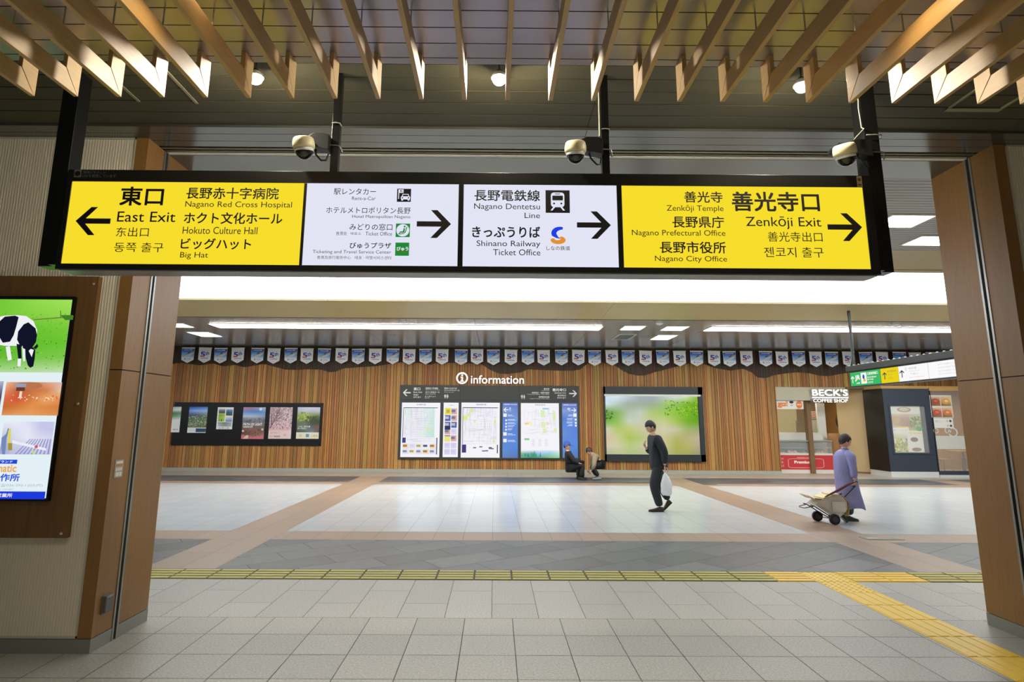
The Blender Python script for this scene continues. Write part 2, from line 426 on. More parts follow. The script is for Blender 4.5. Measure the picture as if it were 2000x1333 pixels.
ce.box(-3.03, 3.96, -0.622, -0.612, CZ - 0.004, 4.0, 2); ce.box(-3.03, 3.96, -0.575, -0.57, CZ - 0.002, 4.0, 2)
ce.box(-3.03, 3.96, -0.53, -0.49, CZ, 4.0, 3)  # bright reflection on the soffit, painted as a pale strip
ce.box(-3.03, 3.96, -0.488, -0.112, CZ - 0.003, 3.99, 0)
ce.box(-4, 5, -0.112, -0.03, 4.02, 4.05, 1)
struct(ce, 'ceiling', [GLOSS, DARK, mat('shutter_track', (150, 146, 128), 0.4, metal=0.6), mat('painted_soffit_reflection', (236, 236, 228), 0.4)], 'glossy grey soffit with shutter slot between the pillars')
# near ceiling of slats: lower metal panel
PZ, PY = 3.615, -2.345
ce = MB()
ce.box(-9, 9, -8.9, PY, PZ + 0.03, PZ + 0.06, 1)
ys = [-8.9] + [-2.406 - 0.128 * k for k in range(50, -1, -1)] + [PY]
planks(ce, -9, 9, ys, PZ, 0.007, 0, th=0.03)
struct(ce, 'ceiling_panel', [PURP, DARK], 'grey metal boarded panel above the wooden slats')
# hall: boarded ceiling before the skylight
HZ = 4.0
ce = MB()
ys = [-0.03 + 0.0757 * k for k in range(0, 34)]
RIBC = mat('hall_ceiling_board', (168, 166, 164), 0.42, metal=0.15)
planks(ce, -20, 20, ys, HZ, 0.010, 0, th=0.02)
ce.box(-20, 20, -0.03, 2.5, HZ + 0.02, HZ + 0.05, 1)
struct(ce, 'ceiling', [RIBC, DARK], 'narrow boarded grey ceiling of the hall')
BEIGE = mat('beige_ceiling_sheet', (186, 168, 122), 0.34, noise=(3, 0.03, (1, 1, 1)))
ce = MB()
for a, b in zip((-20, -9.65, -3.66, 2.33, 8.32), (-9.65, -3.66, 2.33, 8.32, 20)):
    ce.prism([(a + .003, 2.48, HZ), (a + .003, 3.80, HZ + 0.07), (a + .003, 3.80, HZ + 0.10), (a + .003, 2.48, HZ + 0.03)], (b - a - .006, 0, 0), 0)
    ce.prism([(a + .003, 3.80, HZ + 0.06), (a + .003, 3.96, HZ + 0.06), (a + .003, 3.96, HZ + 0.12), (a + .003, 3.80, HZ + 0.12)], (b - a - .006, 0, 0), 0)
    ce.prism([(a + .003, 6.70, 4.082), (a + .003, 8.36, 4.013), (a + .003, 8.36, 4.05), (a + .003, 6.70, 4.12)], (b - a - .006, 0, 0), 0)
ce.box(-20, 20, 8.36, 8.46, 4.045, 4.06, 1)
struct(ce, 'ceiling', [BEIGE, DARK], 'beige sloping ceiling strips on both sides of the skylight')
FARC = mat('far_ceiling_metal', (165, 165, 162), 0.25, metal=0.5)
ce = MB()
for k in range(-5, 6):
    a = -0.66 + 2.99 * k; ce.box(a + 0.004, a + 2.986, 8.44, 14.3, 4.013, 4.04, 0)
ce.box(-20, 20, 8.44, 14.3, 4.04, 4.06, 1)
struct(ce, 'ceiling', [FARC, DARK], 'dark glossy metal ceiling in front of the timber wall')
# skylight: luminous glazed trough
GLOW = emis('skylight_glass', (238, 245, 255), L_TROUGH)
WBAR = mat('white_bar', (225, 228, 230), 0.5)
sk = MB()
for y, n in ((3.90, 1), (6.74, -1)):
    sk.box(-20, 20, min(y, y - n * 0.03), max(y, y - n * 0.03), 4.11, 5.0, 0)
    for k in range(-10, 11): sk.box(-0.05 + k * 1.9 - 0.006, -0.05 + k * 1.9 + 0.006, min(y, y + n * 0.004), max(y, y + n * 0.004), 4.11, 5.0, 1)
    sk.box(-20, 20, min(y, y + n * 0.006), max(y, y + n * 0.006), 4.395, 4.402, 1)
sk.box(-20, 20, 3.87, 6.77, 5.0, 5.03, 1)
struct(sk, 'window_1', [GLOW, WBAR], 'long luminous white skylight across the hall')
# brackets under the skylight glass
for px in (662, 1697):
    p = at(px, 545, 6.66); mb = MB(); mb.box(p.x - 0.05, p.x + 0.05, 6.60, 6.71, 4.42, 4.64, 0); mb.box(p.x - 0.11, p.x + 0.11, 6.55, 6.71, 4.64, 4.66, 0)
    struct(mb, 'trim_3', [WBAR], 'white bracket on the skylight glass')

# ================================================================ timber wall of the hall
WY = 14.15
TIM = mat('larch_planks', (160, 108, 58), 0.55, attr=True, noise=(5, 0.14, (9, 9, 0.7)))
TIMD = mat('dark_stained_planks', (58, 42, 28), 0.6, attr=True, noise=(5, 0.2, (9, 9, 0.7)))
WOODS = [(176, 129, 70), (165, 117, 61), (154, 106, 54), (171, 122, 64), (147, 99, 50), (180, 135, 75), (160, 111, 57), (156, 108, 55)]
rw = random.Random(11)
def plank_run(mb, x0, x1, z0, z1, m=0, cols=WOODS, y=WY, a=0.0, top=None):
    x = x0
    while x < x1 - 0.01:
        wd = min(rw.choice([0.05, 0.07, 0.08, 0.10, 0.12, 0.14]), x1 - x); d = rw.choice([0.0, 0.008, 0.016]) + a
        c = tuple(v * rw.uniform(0.92, 1.06) for v in rw.choice(cols))
        zz0 = z0 if top is None else top(x + wd / 2)
        mb.box(x + 0.006, x + wd - 0.006, y - d, y + 0.05, zz0, z1, m, c); x += wd
wb = MB()
wb.box(-20, 9.08, WY + 0.01, WY + 0.12, 0.09, 4.05, 1)
plank_run(wb, -16, 9.08, 0.098, 4.03)
wb.box(9.08, 20, WY + 0.01, WY + 0.12, 2.79, 4.05, 1)
plank_run(wb, 9.08, 18, 2.79, 4.03)
struct(wb, 'wall_back', [TIM, mat('timber_shadow_gap', (30, 19, 11), 0.9)], 'wall of upright random width larch planks')
PROF = [(330, 712), (354, 709), (390, 714), (416, 710), (436, 716), (460, 713), (476, 718), (494, 715), (514, 711), (530, 715), (556, 722), (580, 723), (600, 721.6), (628, 722.4), (644, 727.4), (656, 726), (670, 720), (696, 718), (736, 715.6), (746, 714), (780, 708), (816, 709), (840, 713), (850, 710), (880, 709), (940, 711), (956, 722), (972, 729.6), (992, 731), (1016, 728), (1032, 721.6), (1056, 723), (1090, 724.4), (1118, 724.4), (1134, 722), (1146, 711), (1176, 709), (1200, 713), (1214, 723), (1228, 730), (1244, 733.6), (1260, 733.6), (1280, 727), (1312, 719), (1340, 711), (1374, 711), (1400, 720), (1428, 724.4), (1452, 720.4), (1470, 728), (1480, 737.6), (1498, 739), (1510, 733.6), (1532, 730), (1556, 727.6), (1580, 729), (1600, 734), (1618, 735), (1646, 730), (1700, 722), (1760, 726), (1820, 716), (1900, 724), (1990, 716)]
PR = [at(u, v, WY - 0.03) for u, v in PROF]
dk = MB()
rk = random.Random(5)
def prof_z(x):
    for p, q in zip(PR, PR[1:]):
        if p.x <= x <= q.x: return p.z + (q.z - p.z) * (x - p.x) / (q.x - p.x)
    return PR[0].z if x < PR[0].x else PR[-1].z
x = PR[0].x
while x < PR[-1].x:
    wd = rk.choice([0.07, 0.09, 0.12]); c = tuple(v * rk.uniform(.8, 1.2) for v in (62, 45, 30)); y = WY - 0.030 - rk.choice([0, .005])
    a, b = x + .003, x + wd - .003
    dk.prism([(a, y, prof_z(a)), (b, y, prof_z(b)), (b, y, 4.01), (a, y, 4.01)], (0, 0.012, 0), 0, c); x += wd
struct(dk, 'trim_4', [TIMD], 'dark stained mountain ridge silhouette along the wall top')
bb = MB()
bb.box(-20, 9.08, WY - 0.03, WY + 0.02, 0.05, 0.096, 0); bb.box(-20, 9.08, WY - 0.022, WY + 0.02, 0.0, 0.05, 0)
struct(bb, 'baseboard_back', [mat('pale_steel_base', (178, 182, 170), 0.35, metal=0.3)], 'pale metal base rail of the timber wall')
# ================================================================ wooden slats under the metal panel
SLAT = mat('pale_wood_slat', (172, 143, 98), 0.5, noise=(7, 0.08, (16, 1.0, 16)))
SLATR = mat('slat_hanger', (150, 146, 140), 0.5)
ZT, ZB_TOP = 3.40, 3.507
def slat_mesh(x, y_far, y_near, endblock, name, label, group):
    r = thing(name, label, 'ceiling slat', (x, y_far, ZT), group)
    h = 0.012
    mb = MB()
    if endblock: P = [(y_far - 0.006, ZT), (y_far - 0.112, ZB_TOP), (y_near, ZB_TOP), (y_near, ZT)]
    else: P = [(y_far, ZT), (y_far, ZB_TOP), (y_near, ZB_TOP), (y_near, ZT)]
    mb.prism([(x - h, a, b) for a, b in P], (2 * h, 0, 0), 0)
    mb.build('board', [SLAT], r, bevel=0.0015)
    if endblock:
        mb = MB(); P = [(y_far, ZT), (y_far, PZ), (y_far - 0.108, PZ), (y_far - 0.108, ZB_TOP + 0.004), (y_far - 0.004, ZT)]
        mb.prism([(x - h, a, b) for a, b in P], (2 * h, 0, 0), 0); mb.build('end_block', [SLAT], r, bevel=0.0015)
    mb = MB(); y = y_far - 0.45
    while y > y_near + 0.05: mb.box(x - 0.0025, x + 0.0025, y - 0.003, y + 0.003, ZB_TOP - 0.01, PZ + 0.004, 0); y -= 0.9
    if not mb.v: mb.box(x - 0.0025, x + 0.0025, (y_far + y_near) / 2 - .003, (y_far + y_near) / 2 + .003, ZB_TOP - 0.01, PZ + 0.004, 0)
    mb.build('hanger', [SLATR], r)
    return r
SX = [-0.101 + 0.2386 * k for k in range(-13, 14)]
base = None
for i, x in enumerate(SX):
    lab = 'pale wooden ceiling slat above the hanging sign, %s from the left' % ordinal(i + 1)
    yn = -2.70 if i < 2 else -8.8
    if i < 2: slat_mesh(x, PY, -2.705 - 0.0 * i, True, 'ceiling_slat', 'short ' + lab, 'wooden ceiling slats')
    elif base is None: base = slat_mesh(x, PY, -8.8, True, 'ceiling_slat', lab, 'wooden ceiling slats')
    else:
        c = copy_tree(base); c.location.x = x; c['label'] = lab
for i in range(2):
    slat_mesh(SX[i], -2.745, -8.8, False, 'ceiling_slat', 'pale wooden ceiling slat continuing behind the joint of the %s slat from the left' % ordinal(i + 1), 'wooden ceiling slats')

# globe lamps hanging from the olive ceiling
BULB = emis('globe_glow', (255, 244, 222), L_BULB)
BLACKM = mat('black_painted_metal', (24, 25, 23), 0.42, metal=0.2)
for i, (u, v, lab) in enumerate(((499, 152, 'glowing globe lamp left of the middle, above the yellow east exit panel'), (975, 154, 'glowing globe lamp behind the middle slats above the sign'), (1566, 168, 'glowing globe lamp on the right, above the yellow temple exit panel'))):
    p = at(u, v, -1.90)
    r = thing('globe_lamp', lab, 'lamp', (p.x, p.y, 3.95), 'globe lamps on the olive ceiling')
    mb = MB(); mb.ball(p, 0.043, m=0); mb.build('globe', [BULB], r)
    mb = MB(); mb.lathe([(.05 * math.cos(t), .05 * math.sin(t)) for t in [.06 + (math.pi / 2 - .06) * k / 8 for k in range(9)]], p, m=0); mb.build('added_light_block', [mat('ivory_added_cap', (206, 200, 184), 0.5)], r)  # cap added over the globe to keep its light off the ceiling
    mb = MB(); mb.tube([(p.x, p.y, p.z + 0.038), (p.x, p.y, 3.955)], 0.006); mb.lathe([(0.02, 0), (0.018, 0.022), (0.008, 0.026)], (p.x, p.y, p.z + 0.034), m=0); mb.build('stem', [mat('lamp_stem', (70, 66, 58), 0.4, metal=0.5)], r)

# ================================================================ hanging guide sign
SY = -1.80
SK = 0.8990
FRAME = mat('black_sign_frame', (20, 22, 20), 0.38, metal=0.15)
INK = mat('sign_ink', (15, 13, 9), 0.6)
GREY_INK = mat('grey_ink', (110, 108, 116), 0.6)
YP = emis('yellow_backlit_panel', (255, 228, 46), L_SIGN)
WP = emis('white_backlit_panel', (236, 238, 255), L_SIGN * 0.98)
fs = front(SY)
HS = thing('hanging_sign', 'long black framed hanging guide sign with two yellow and two white lit panels', 'sign', (-0.3218, SY + 0.07, 2.5582))
mb = MB()
ZS0, ZS1, XS0, XS1 = 2.5582, 3.2126, -2.8893, 2.2421
PAN = [(-2.857, -1.3826), (-1.3647, -0.3991), (-0.3668, 0.6068), (0.6392, 2.1818)]
PZ0, PZ1 = 2.5941, 3.1335
mb.box(XS0, XS1, SY + 0.012, SY + 0.15, ZS0, ZS1, 0)
mb.box(XS0, XS1, SY, SY + 0.012, PZ1, ZS1, 0); mb.box(XS0, XS1, SY, SY + 0.012, ZS0, PZ0, 0)
for a, b in ((XS0, PAN[0][0]), (PAN[0][1], PAN[1][0]), (PAN[1][1], PAN[2][0]), (PAN[2][1], PAN[3][0]), (PAN[3][1], XS1)): mb.box(a, b, SY, SY + 0.012, PZ0, PZ1, 0)
mb.build('housing', [FRAME], HS, bevel=0.002)
mb = MB(); mb.box(XS0 + 0.02, XS1 - 0.02, SY + 0.012, SY + 0.148, ZS0 - 0.006, ZS0 + 0.001, 0); mb.build('underside_tray', [mat('grey_tray', (150, 154, 156), 0.4, metal=0.5)], HS)
for xa, xb in ((-3.0682, -2.9603), (2.2897, 2.3859)):
    mb = MB(); mb.box(xa, xb, SY + 0.09, SY + 0.20, 2.5986, 3.955, 0); mb.box(min(xb, XS0) if xa < 0 else XS1, max(xb, XS0) if xa < 0 else xa, SY + 0.03, SY + 0.14, 2.5941, 3.2108, 0); mb.build('hanger_post', [mat('black_post', (26, 27, 25), 0.3, metal=0.4)], HS, bevel=0.002)
for xa in (-1.2496, 0.534):
    mb = MB(); mb.box(xa, xa + 0.05, SY + 0.075, SY + 0.125, ZS1, 3.955, 0); mb.build('hanger_pole', [mat('black_post', (26, 27, 25))], HS, bevel=0.002)
panels = []
for i, (a, b) in enumerate(PAN):
    mb = MB(); mb.box(a, b, SY + 0.005, SY + 0.0115, PZ0, PZ1, 0)
    o = mb.build('sign_panel', [YP if i in (0, 3) else WP], HS); panels.append(o)
    o['label'] = ['yellow lit panel pointing left to the east exit', 'white lit panel for rental cars, hotel and ticket office', 'white lit panel for the private railway lines', 'yellow lit panel pointing right to the temple exit'][i]
fp = front(SY + 0.005)
def B(u0, v0, u1, v1): return bx(u0, v0, u1, v1, SY + 0.005)
TXT = {
 0: [('東口', 234.7, 365.1, 319.9, 402.3, .016), ('East Exit', 229.4, 413.8, 343.2, 433.9, .004), ('东出口', 227.2, 444.2, 290.8, 462.7, 0), ('동쪽 출구', 223.2, 474.2, 319.3, 492.8, -.002),
     ('長野赤十字病院', 364.3, 366.6, 544.7, 389.3, .006), ('Nagano Red Cross Hospital', 362, 393.9, 570.4, 408.5, -.004), ('ホクト文化ホール', 359.6, 415.3, 551.8, 438, .008), ('Hokuto Culture Hall', 357, 443.5, 503, 457.5, -.004),
     ('ビッグハット', 353.4, 465.9, 490.7, 487.5, .008), ('Big Hat', 351.9, 492.8, 406.7, 507, 0)],
 1: [('駅レンタカー', 652.3, 368.3, 734.4, 381, .002), ('ホテルメトロポリタン長野', 637.3, 404.8, 801.9, 417.6, .002), ('みどりの窓口', 682.9, 437.4, 766.5, 449.9, .004), ('びゅうプラザ', 682.9, 474.2, 764.1, 485.9, .006)],
 2: [('長野電鉄線', 926.6, 371.1, 1054.6, 393.2, .006), ('Nagano Dentetsu', 926, 398, 1054.6, 412.5, -.004), ('Line', 1024.6, 415.9, 1054.6, 426.6, -.002), ('きっぷうりば', 922, 442.5, 1054.9, 464.3, .012), ('Shinano Railway', 930.8, 470.3, 1055.4, 485, 0), ('Ticket Office', 963.1, 487.3, 1055.4, 499.2, 0), ('しなの鉄道', 1067.3, 481, 1113.2, 489.3, .004)],
 3: [('善光寺', 1336.3, 374.4, 1411.1, 396.1, .006), ('Zenkōji Temple', 1302, 401, 1413, 416, -.004), ('長野県庁', 1313, 422.8, 1414, 445.4, .006), ('Nagano Prefectural Office', 1234.2, 449.5, 1416.6, 464, -.002), ('長野市役所', 1288.5, 472.1, 1417.5, 495.3, .006), ('Nagano City Office', 1279.2, 500.2, 1419.8, 514.2, 0),
     ('善光寺口', 1429.1, 375, 1600.2, 413.5, .014), ('Zenkōji Exit', 1456.7, 423.4, 1603.7, 448.3, .002), ('善光寺出口', 1499.3, 453.3, 1606, 472.7, -.002), ('젠코지 출구', 1492.3, 483.1, 1608.4, 503.1, -.002)]}
GTXT = [('Rent-a-Car', 687.6, 384.4, 733.9, 391.2), ('Hotel Metropolitan Nagano', 688, 420.4, 801.5, 428.3), ('售票处', 656.5, 452.7, 677.8, 460), ('매표소', 684.6, 453.8, 705.5, 459.5), ('Ticket Office', 713.8, 453.3, 765.8, 460.6), ('Ticketing and Travel Service Center', 610.6, 489, 764.1, 497.5), ('售票及旅行服务中心', 619.4, 500, 685, 506.5), ('매표 · 여행서비스센터', 693, 500.5, 764, 507.3)]
for i in range(4):
    for t, u0, v0, u1, v1, wt in TXT[i]:
        mb = MB(); mb.text(fp, t, B(u0, v0, u1, v1), 0, None, wt + (.007 if wt > .005 else 0), w=0.0012); mb.build('lettering', [INK], panels[i])
    if i == 1:
        for t, u0, v0, u1, v1 in GTXT: mb = MB(); mb.text(fp, t, B(u0, v0, u1, v1), 0, None, 0, w=0.0012); mb.build('lettering', [GREY_INK], panels[i])
def arrow(mb, fr, box, d, m=0, col=None, w=0.0012, th=0.19):
    x0, z0, x1, z1 = box; W, H = x1 - x0, z1 - z0; t = H * th
    zc = (z0 + z1) / 2; f = (lambda x: x) if d > 0 else (lambda x: x0 + x1 - x)
    hx = x1 - W * 0.594; k = t * 1.25
    P = [(x0, zc - t / 2), (x1 - W * 0.284, zc - t / 2), (hx - 0.0, z0), (hx + W * 0.19, z0), (x1, zc), (hx + W * 0.19, z1), (hx, z1), (x1 - W * 0.284, zc + t / 2), (x0, zc + t / 2)]
    P = [(f(a), b) for a, b in P]
    if d < 0: P = P[::-1]
    # split into shaft and two limbs so each face is convex
    n = (P if d > 0 else P[::-1])
    s0, s1, a0, a1, tip, b1, b0, s2, s3 = n
    for q in ([s0, s1, (s1[0], s2[1]), s3], [s1, a0, a1, tip], [tip, b1, b0, s2], [s1, tip, s2]):
        mb.poly(fr, q if d > 0 else q[::-1], m, col, w)
for i, (q, d) in enumerate((((147.9, 404.8, 216, 459.7), -1), ((814, 410.8, 881, 465.2), 1), ((1126.8, 413.3, 1193.1, 466.9), 1), ((1616.2, 417, 1683.5, 471.2), 1))):
    mb = MB(); arrow(mb, fp, B(*q), d); mb.build('arrow', [INK], panels[i])
# pictograms
W_ = emis('white_backlit_panel', (236, 238, 255), 1)
PGREEN = emis('green_backlit', (40, 150, 60), 0.8)
def sub(box):                                   # local 0..1 frame inside a box
    x0, z0, x1, z1 = box; return Fr(fp.p(x0, z0), (x1 - x0, 0, 0), (0, 0, z1 - z0))
def rrect(u0, v0, u1, v1, r, n=5):
    P = []
    for cx, cy, a0 in ((u1 - r, v0 + r, -90), (u1 - r, v1 - r, 0), (u0 + r, v1 - r, 90), (u0 + r, v0 + r, 180)):
        for k in range(n + 1): t = math.radians(a0 + 90 * k / n); P.append((cx + r * math.cos(t), cy + r * math.sin(t)))
    return P
f = sub(B(775.5, 369.1, 802.7, 394.6)); mb = MB()
mb.rect(f, 0, 0, 1, 1, 0); mb.rect(f, .09, .22, .15, .95, 1); mb.rect(f, .15, .68, .46, .95, 1); mb.text(f, 'R', (.22, .72, .4, .91), 0, None, .01)
mb.poly(f, rrect(.28, .18, .95, .42, .07), 1); mb.poly(f, [(.34, .40), (.89, .40), (.82, .60), (.41, .60)], 1); mb.poly(f, [(.41, .42), (.82, .42), (.78, .55), (.45, .55)], 0)
mb.rect(f, .32, .09, .45, .2, 1); mb.rect(f, .78, .09, .91, .2, 1); mb.disc(f, .4, .3, .05, 0); mb.disc(f, .83, .3, .05, 0)
mb.build('pictogram', [INK, W_], panels[1])['label'] = 'black rental car pictogram'
f = sub(B(773, 437.1, 800.7, 463.5)); mb = MB()
mb.rect(f, 0, 0, 1, 1, 0); mb.disc(f, .5, .5, .46, 1); mb.disc(f, .62, .78, .07, 0)
mb.poly(f, [(.5, .42), (.56, .66), (.66, .66), (.62, .42)], 0); mb.poly(f, [(.3, .32), (.62, .32), (.62, .42), (.34, .42)], 0); mb.poly(f, [(.18, .2), (.26, .2), (.4, .42), (.32, .42)], 0)
mb.poly(f, [(.62, .3), (.69, .3), (.82, .74), (.76, .76)], 0); mb.poly(f, [(.28, .18), (.62, .24), (.62, .3), (.28, .24)], 0)
mb.build('pictogram', [PGREEN, W_], panels[1])['label'] = 'green reserved seat pictogram'
f = sub(B(772, 474.2, 799, 500)); mb = MB()
mb.rect(f, 0, 0, 1, 1, 0); mb.text(f, 'びゅう', (.1, .38, .94, .68), 1, None, .03); mb.rect(f, .2, .3, .85, .335, 2)
mb.build('pictogram', [PGREEN, W_, emis('red_backlit', (170, 60, 40), .8)], panels[1])['label'] = 'green travel plaza logo'
f = sub(B(1065.6, 372, 1112.7, 416.2)); mb = MB()
mb.rect(f, 0, 0, 1, 1, 0); mb.poly(f, rrect(.22, .25, .78, .9, .13), 1); mb.rect(f, .39, .82, .6, .85, 0); mb.poly(f, rrect(.28, .55, .72, .76, .03), 0)
mb.disc(f, .35, .41, .04, 0); mb.disc(f, .65, .41, .04, 0); mb.poly(f, [(.2, .1), (.28, .1), (.42, .28), (.33, .28)], 1); mb.poly(f, [(.72, .1), (.8, .1), (.67, .28), (.58, .28)], 1)
mb.build('pictogram', [INK, W_], panels[2])['label'] = 'black train pictogram'
f = sub(B(1075.3, 443.6, 1104.6, 477)); mb = MB()
def arc(cx, cy, rx, ry, a0, a1, n=12): return [(cx + rx * math.cos(math.radians(a0 + (a1 - a0) * k / n)), cy + ry * math.sin(math.radians(a0 + (a1 - a0) * k / n))) for k in range(n + 1)]
outer, inner = arc(.5, .22, .5, .23, 75, -190, 16), arc(.46, .33, .2, .1, 40, -160, 16)
BLUE, ORNG = emis('blue_backlit', (40, 70, 250), .8), emis('orange_backlit', (250, 160, 60), .8)
def band(mb, fr, A, Bp, m, w):
    for p, q, r2, s2 in zip(A, A[1:], Bp, Bp[1:]): mb.poly(fr, [p, q, s2, r2], m, None, w)
band(mb, f, arc(.5, .23, .5, .24, 62, -200, 18), arc(.46, .30, .2, .08, 70, -200, 18), 1, .0012)
band(mb, f, arc(.62, .63, .57, .38, 68, 205, 16) + [(.34, .36), (.62, .30)], arc(.84, .62, .45, .22, 95, 205, 16) + [(.50, .42), (.64, .305)], 0, .0016)
mb.build('pictogram', [BLUE, ORNG], panels[2])['label'] = 'blue and orange railway logo'
# small marks on the black frame
ff = front(SY); mb = MB()
GREYM = mat('grey_decal', (120, 122, 116), .6)
q = bx(145, 332, 159, 346.5, SY); mb.rect(ff, *q, 0); mb.text(ff, '環境にやさしい', bx(162.7, 334, 207, 339.7, SY), 0, None, 0); mb.text(ff, 'LEDを使用しています', bx(161, 341, 227, 347, SY), 0, None, 0)
mb.disc(ff, (q[0] + q[2]) / 2, (q[1] + q[3]) / 2, .018, 1); mb.build('frame_decal', [GREYM, FRAME], HS)
mb = MB(); q = bx(1673.3, 344, 1683.5, 365.4, SY); mb.rect(ff, *q, 0); mb.disc(ff, (q[0] + q[2]) / 2, (q[1] + q[3]) / 2 + .012, .012, 1); mb.rect(ff, q[0] + .006, q[1] + .008, q[2] - .006, q[1] + .02, 1)
mb.build('inspection_sticker', [mat('beige_sticker', (196, 186, 150), .6), mat('sticker_mark', (110, 92, 60), .6)], HS)
mb = MB()
for xa, wd, z in ((-1.2496, .05, 3.583), (0.534, .05, 3.556), (2.2897, .10, 3.529)): mb.tube([(xa, SY + .07, z), (xa + wd / 2, SY + .064, z), (xa + wd, SY + .07, z), (xa + wd + .008, SY + .10, z - .01)], .004, 6)
mb.build('cable_tie', [mat('pale_cable_tie', (170, 172, 160), .5)], HS)

# ================================================================ dome cameras on the posts
IVORY = mat('ivory_camera_shell', (206, 196, 158), 0.45)
DOME = mat('smoked_dome', (20, 20, 20), 0.06, spec=0.7)
RIM = mat('clear_dome_rim', (220, 222, 222), 0.1, spec=0.8)
def camera(u, v, px, pw, label, tilt):
    # dome centre seen at (u, v); post face at x = px
    c = at(u, v, SY - 0.02); c = Vector((c.x, SY - 0.02, c.z)); k = SK
    r = thing('security_camera', label, 'security camera', tuple(c + Vector((0, 0, .11 * k))), 'dome cameras on the sign posts')
    ax = Vector((tilt, -0.22, 1)).normalized()
    R_ = 0.076 * k
    mb = MB(); mb.lathe([(a * k, h * k) for a, h in ((.06, -.006), (.064, -.014), (.073, -.012), (.077, .005), (.076, .03), (.070, .056), (.062, .064), (.05, .066))], c + ax * .03 * k, ax, 28, 0)
    mb.build('housing', [IVORY], r)
    prof = [(.063 * k * math.sin(t), -.066 * k * math.cos(t)) for t in [math.pi / 2 * q / 8 for q in range(9)]]
    mb = MB(); mb.lathe(prof, c + ax * .004 * k, ax, 24, 0); mb.build('dome', [DOME], r)
    mb = MB(); mb.lathe([(.0635 * k, -.008), (.066 * k, -.008), (.067 * k, .012), (.0635 * k, .012)], c + ax * .004 * k, ax, 24, 0, caps=False); mb.build('dome_rim', [RIM], r)
    t = c + ax * .096 * k                      # bracket: sloping black box from the post to the top of the shell
    P = [(t.x - .03 * k, t.z - .012 * k), (px - .002, c.z + .035 * k), (px - .002, c.z + .155 * k), (px - .055 * k, c.z + .165 * k), (px - .115 * k, c.z + .165 * k), (t.x - .03 * k, t.z + .012 * k)]
    mb = MB(); mb.prism([(a, SY + .02, b) for a, b in P], (0, .08, 0), 0); mb.prism([(t.x - .04 * k, SY - .05, t.z - .01 * k), (t.x + .05 * k, SY - .05, t.z - .01 * k), (t.x + .05 * k, SY - .05, t.z + .008 * k), (t.x - .04 * k, SY - .05, t.z + .008 * k)], (0, .11, 0), 0)
    mb.build('bracket', [BLACKM], r, bevel=.002)
    mb = MB(); mb.tube([(px - .1 * k, SY + .05, c.z + .05 * k), (px - .09 * k, SY + .03, c.z), (px - .05 * k, SY + .03, c.z - .045 * k), (px - .02 * k, SY + .05, c.z - .035 * k), (px - .008, SY + .06, c.z + .02 * k)], .006, 6); mb.build('cable', [BLACKM], r)
    mb = MB(); mb.tube([(px - .04, SY + .062, c.z + .09 * k), (px + pw * .8, SY + .062, c.z + .09 * k), (px + pw + .008, SY + .066, c.z + .085 * k), (px + pw + .022, SY + .10, c.z + .05 * k)], .005, 6); mb.build('clamp_bolt', [STEEL], r)
    q = front(c.y - R_ - .003); mb = MB(); mb.text(q, 'SANYO', (c.x - .026 * k, c.z + .036 * k, c.x + .014 * k, c.z + .045 * k), 0, None, .02, w=.0); mb.build('maker_mark', [INK], r)
    return r
camera(594, 295, -1.2496, .05, 'ivory dome camera on the pole above the white rental car panel', -.06)
camera(1124, 303, 0.534, .05, 'ivory dome camera on the pole above the white railway panel', -.02)
camera(1652, 308, 2.2897, .097, 'ivory dome camera on the thick right end post of the sign', -.22)
mb = MB(); p0 = Vector((2.2777, SY + .085, 3.93)); mb.tube([p0, p0 + Vector((-.012, 0, -.2)), p0 + Vector((-.006, 0, -.34)), p0 + Vector((-.03, -.06, -.38)), p0 + Vector((-.12, -.085, -.47))], .0035, 6)
tag(mb.build('camera_cable', [mat('pale_cable', (176, 172, 150), .5)]), 'thin pale cable down the thick right end post to its camera', 'cable')
mb = MB(); mb.tube([(0.526, SY + .09, 3.95), (0.524, SY + .085, 3.5111)], .006, 6)
tag(mb.build('camera_cable', [mat('pale_cable', (176, 172, 150), .5)]), 'short pale cable beside the pole above the white railway panel', 'cable')

# ================================================================ screen on the left wall
TY = -0.86
DP = thing('advertising_display', 'brown wooden board with a lit advertising screen on the ribbed left wall', 'display', (-4.0, TY, 0.79))
mb = MB(); mb.box(-4.9, -3.263, TY + .012, -0.8035, .79, 2.742, 0); mb.build('board', [mat('dark_walnut_board', (120, 86, 46), .45, noise=(5, .12, (10, 10, .8)))], DP, bevel=.002)
mb = MB(); mb.box(-4.75, -3.409, TY - .02, TY + .014, 1.05, 2.574, 0); mb.build('bezel', [mat('black_bezel', (12, 12, 13), .25)], DP)
ft = front(TY - .02)
mb = MB(); X0, X1, Z0, Z1 = -4.74, -3.424, 1.072, 2.548
def TB(u0, v0, u1, v1): return bx(u0, v0, u1, v1, TY - .02)
def TP(u, v): p = at(u, v, TY - .02); return (p.x, p.z)
mb.rect(ft, X0, Z0, X1, Z1, 0, (232, 246, 252))
zg = TP(60, 728)[1]
mb.grid(ft, X0, zg, X1, Z1, [[(120, 205, 60)] * 4 + [(150, 225, 80), (165, 230, 90)], [(95, 190, 40), (90, 185, 40), (100, 195, 45), (120, 205, 55), (140, 215, 70), (150, 220, 80)], [(80, 170, 30), (75, 160, 30), (85, 180, 35), (95, 190, 40), (110, 200, 50), (125, 205, 60)], [(90, 180, 40), (80, 165, 30), (75, 165, 30), (90, 185, 40), (100, 195, 45), (110, 200, 50)], [(110, 190, 60), (100, 185, 50), (95, 180, 45), (105, 190, 55), (120, 200, 70), (130, 205, 80)], [(190, 225, 170), (180, 220, 160), (175, 220, 150), (180, 222, 160), (190, 226, 170), (200, 230, 185)]])
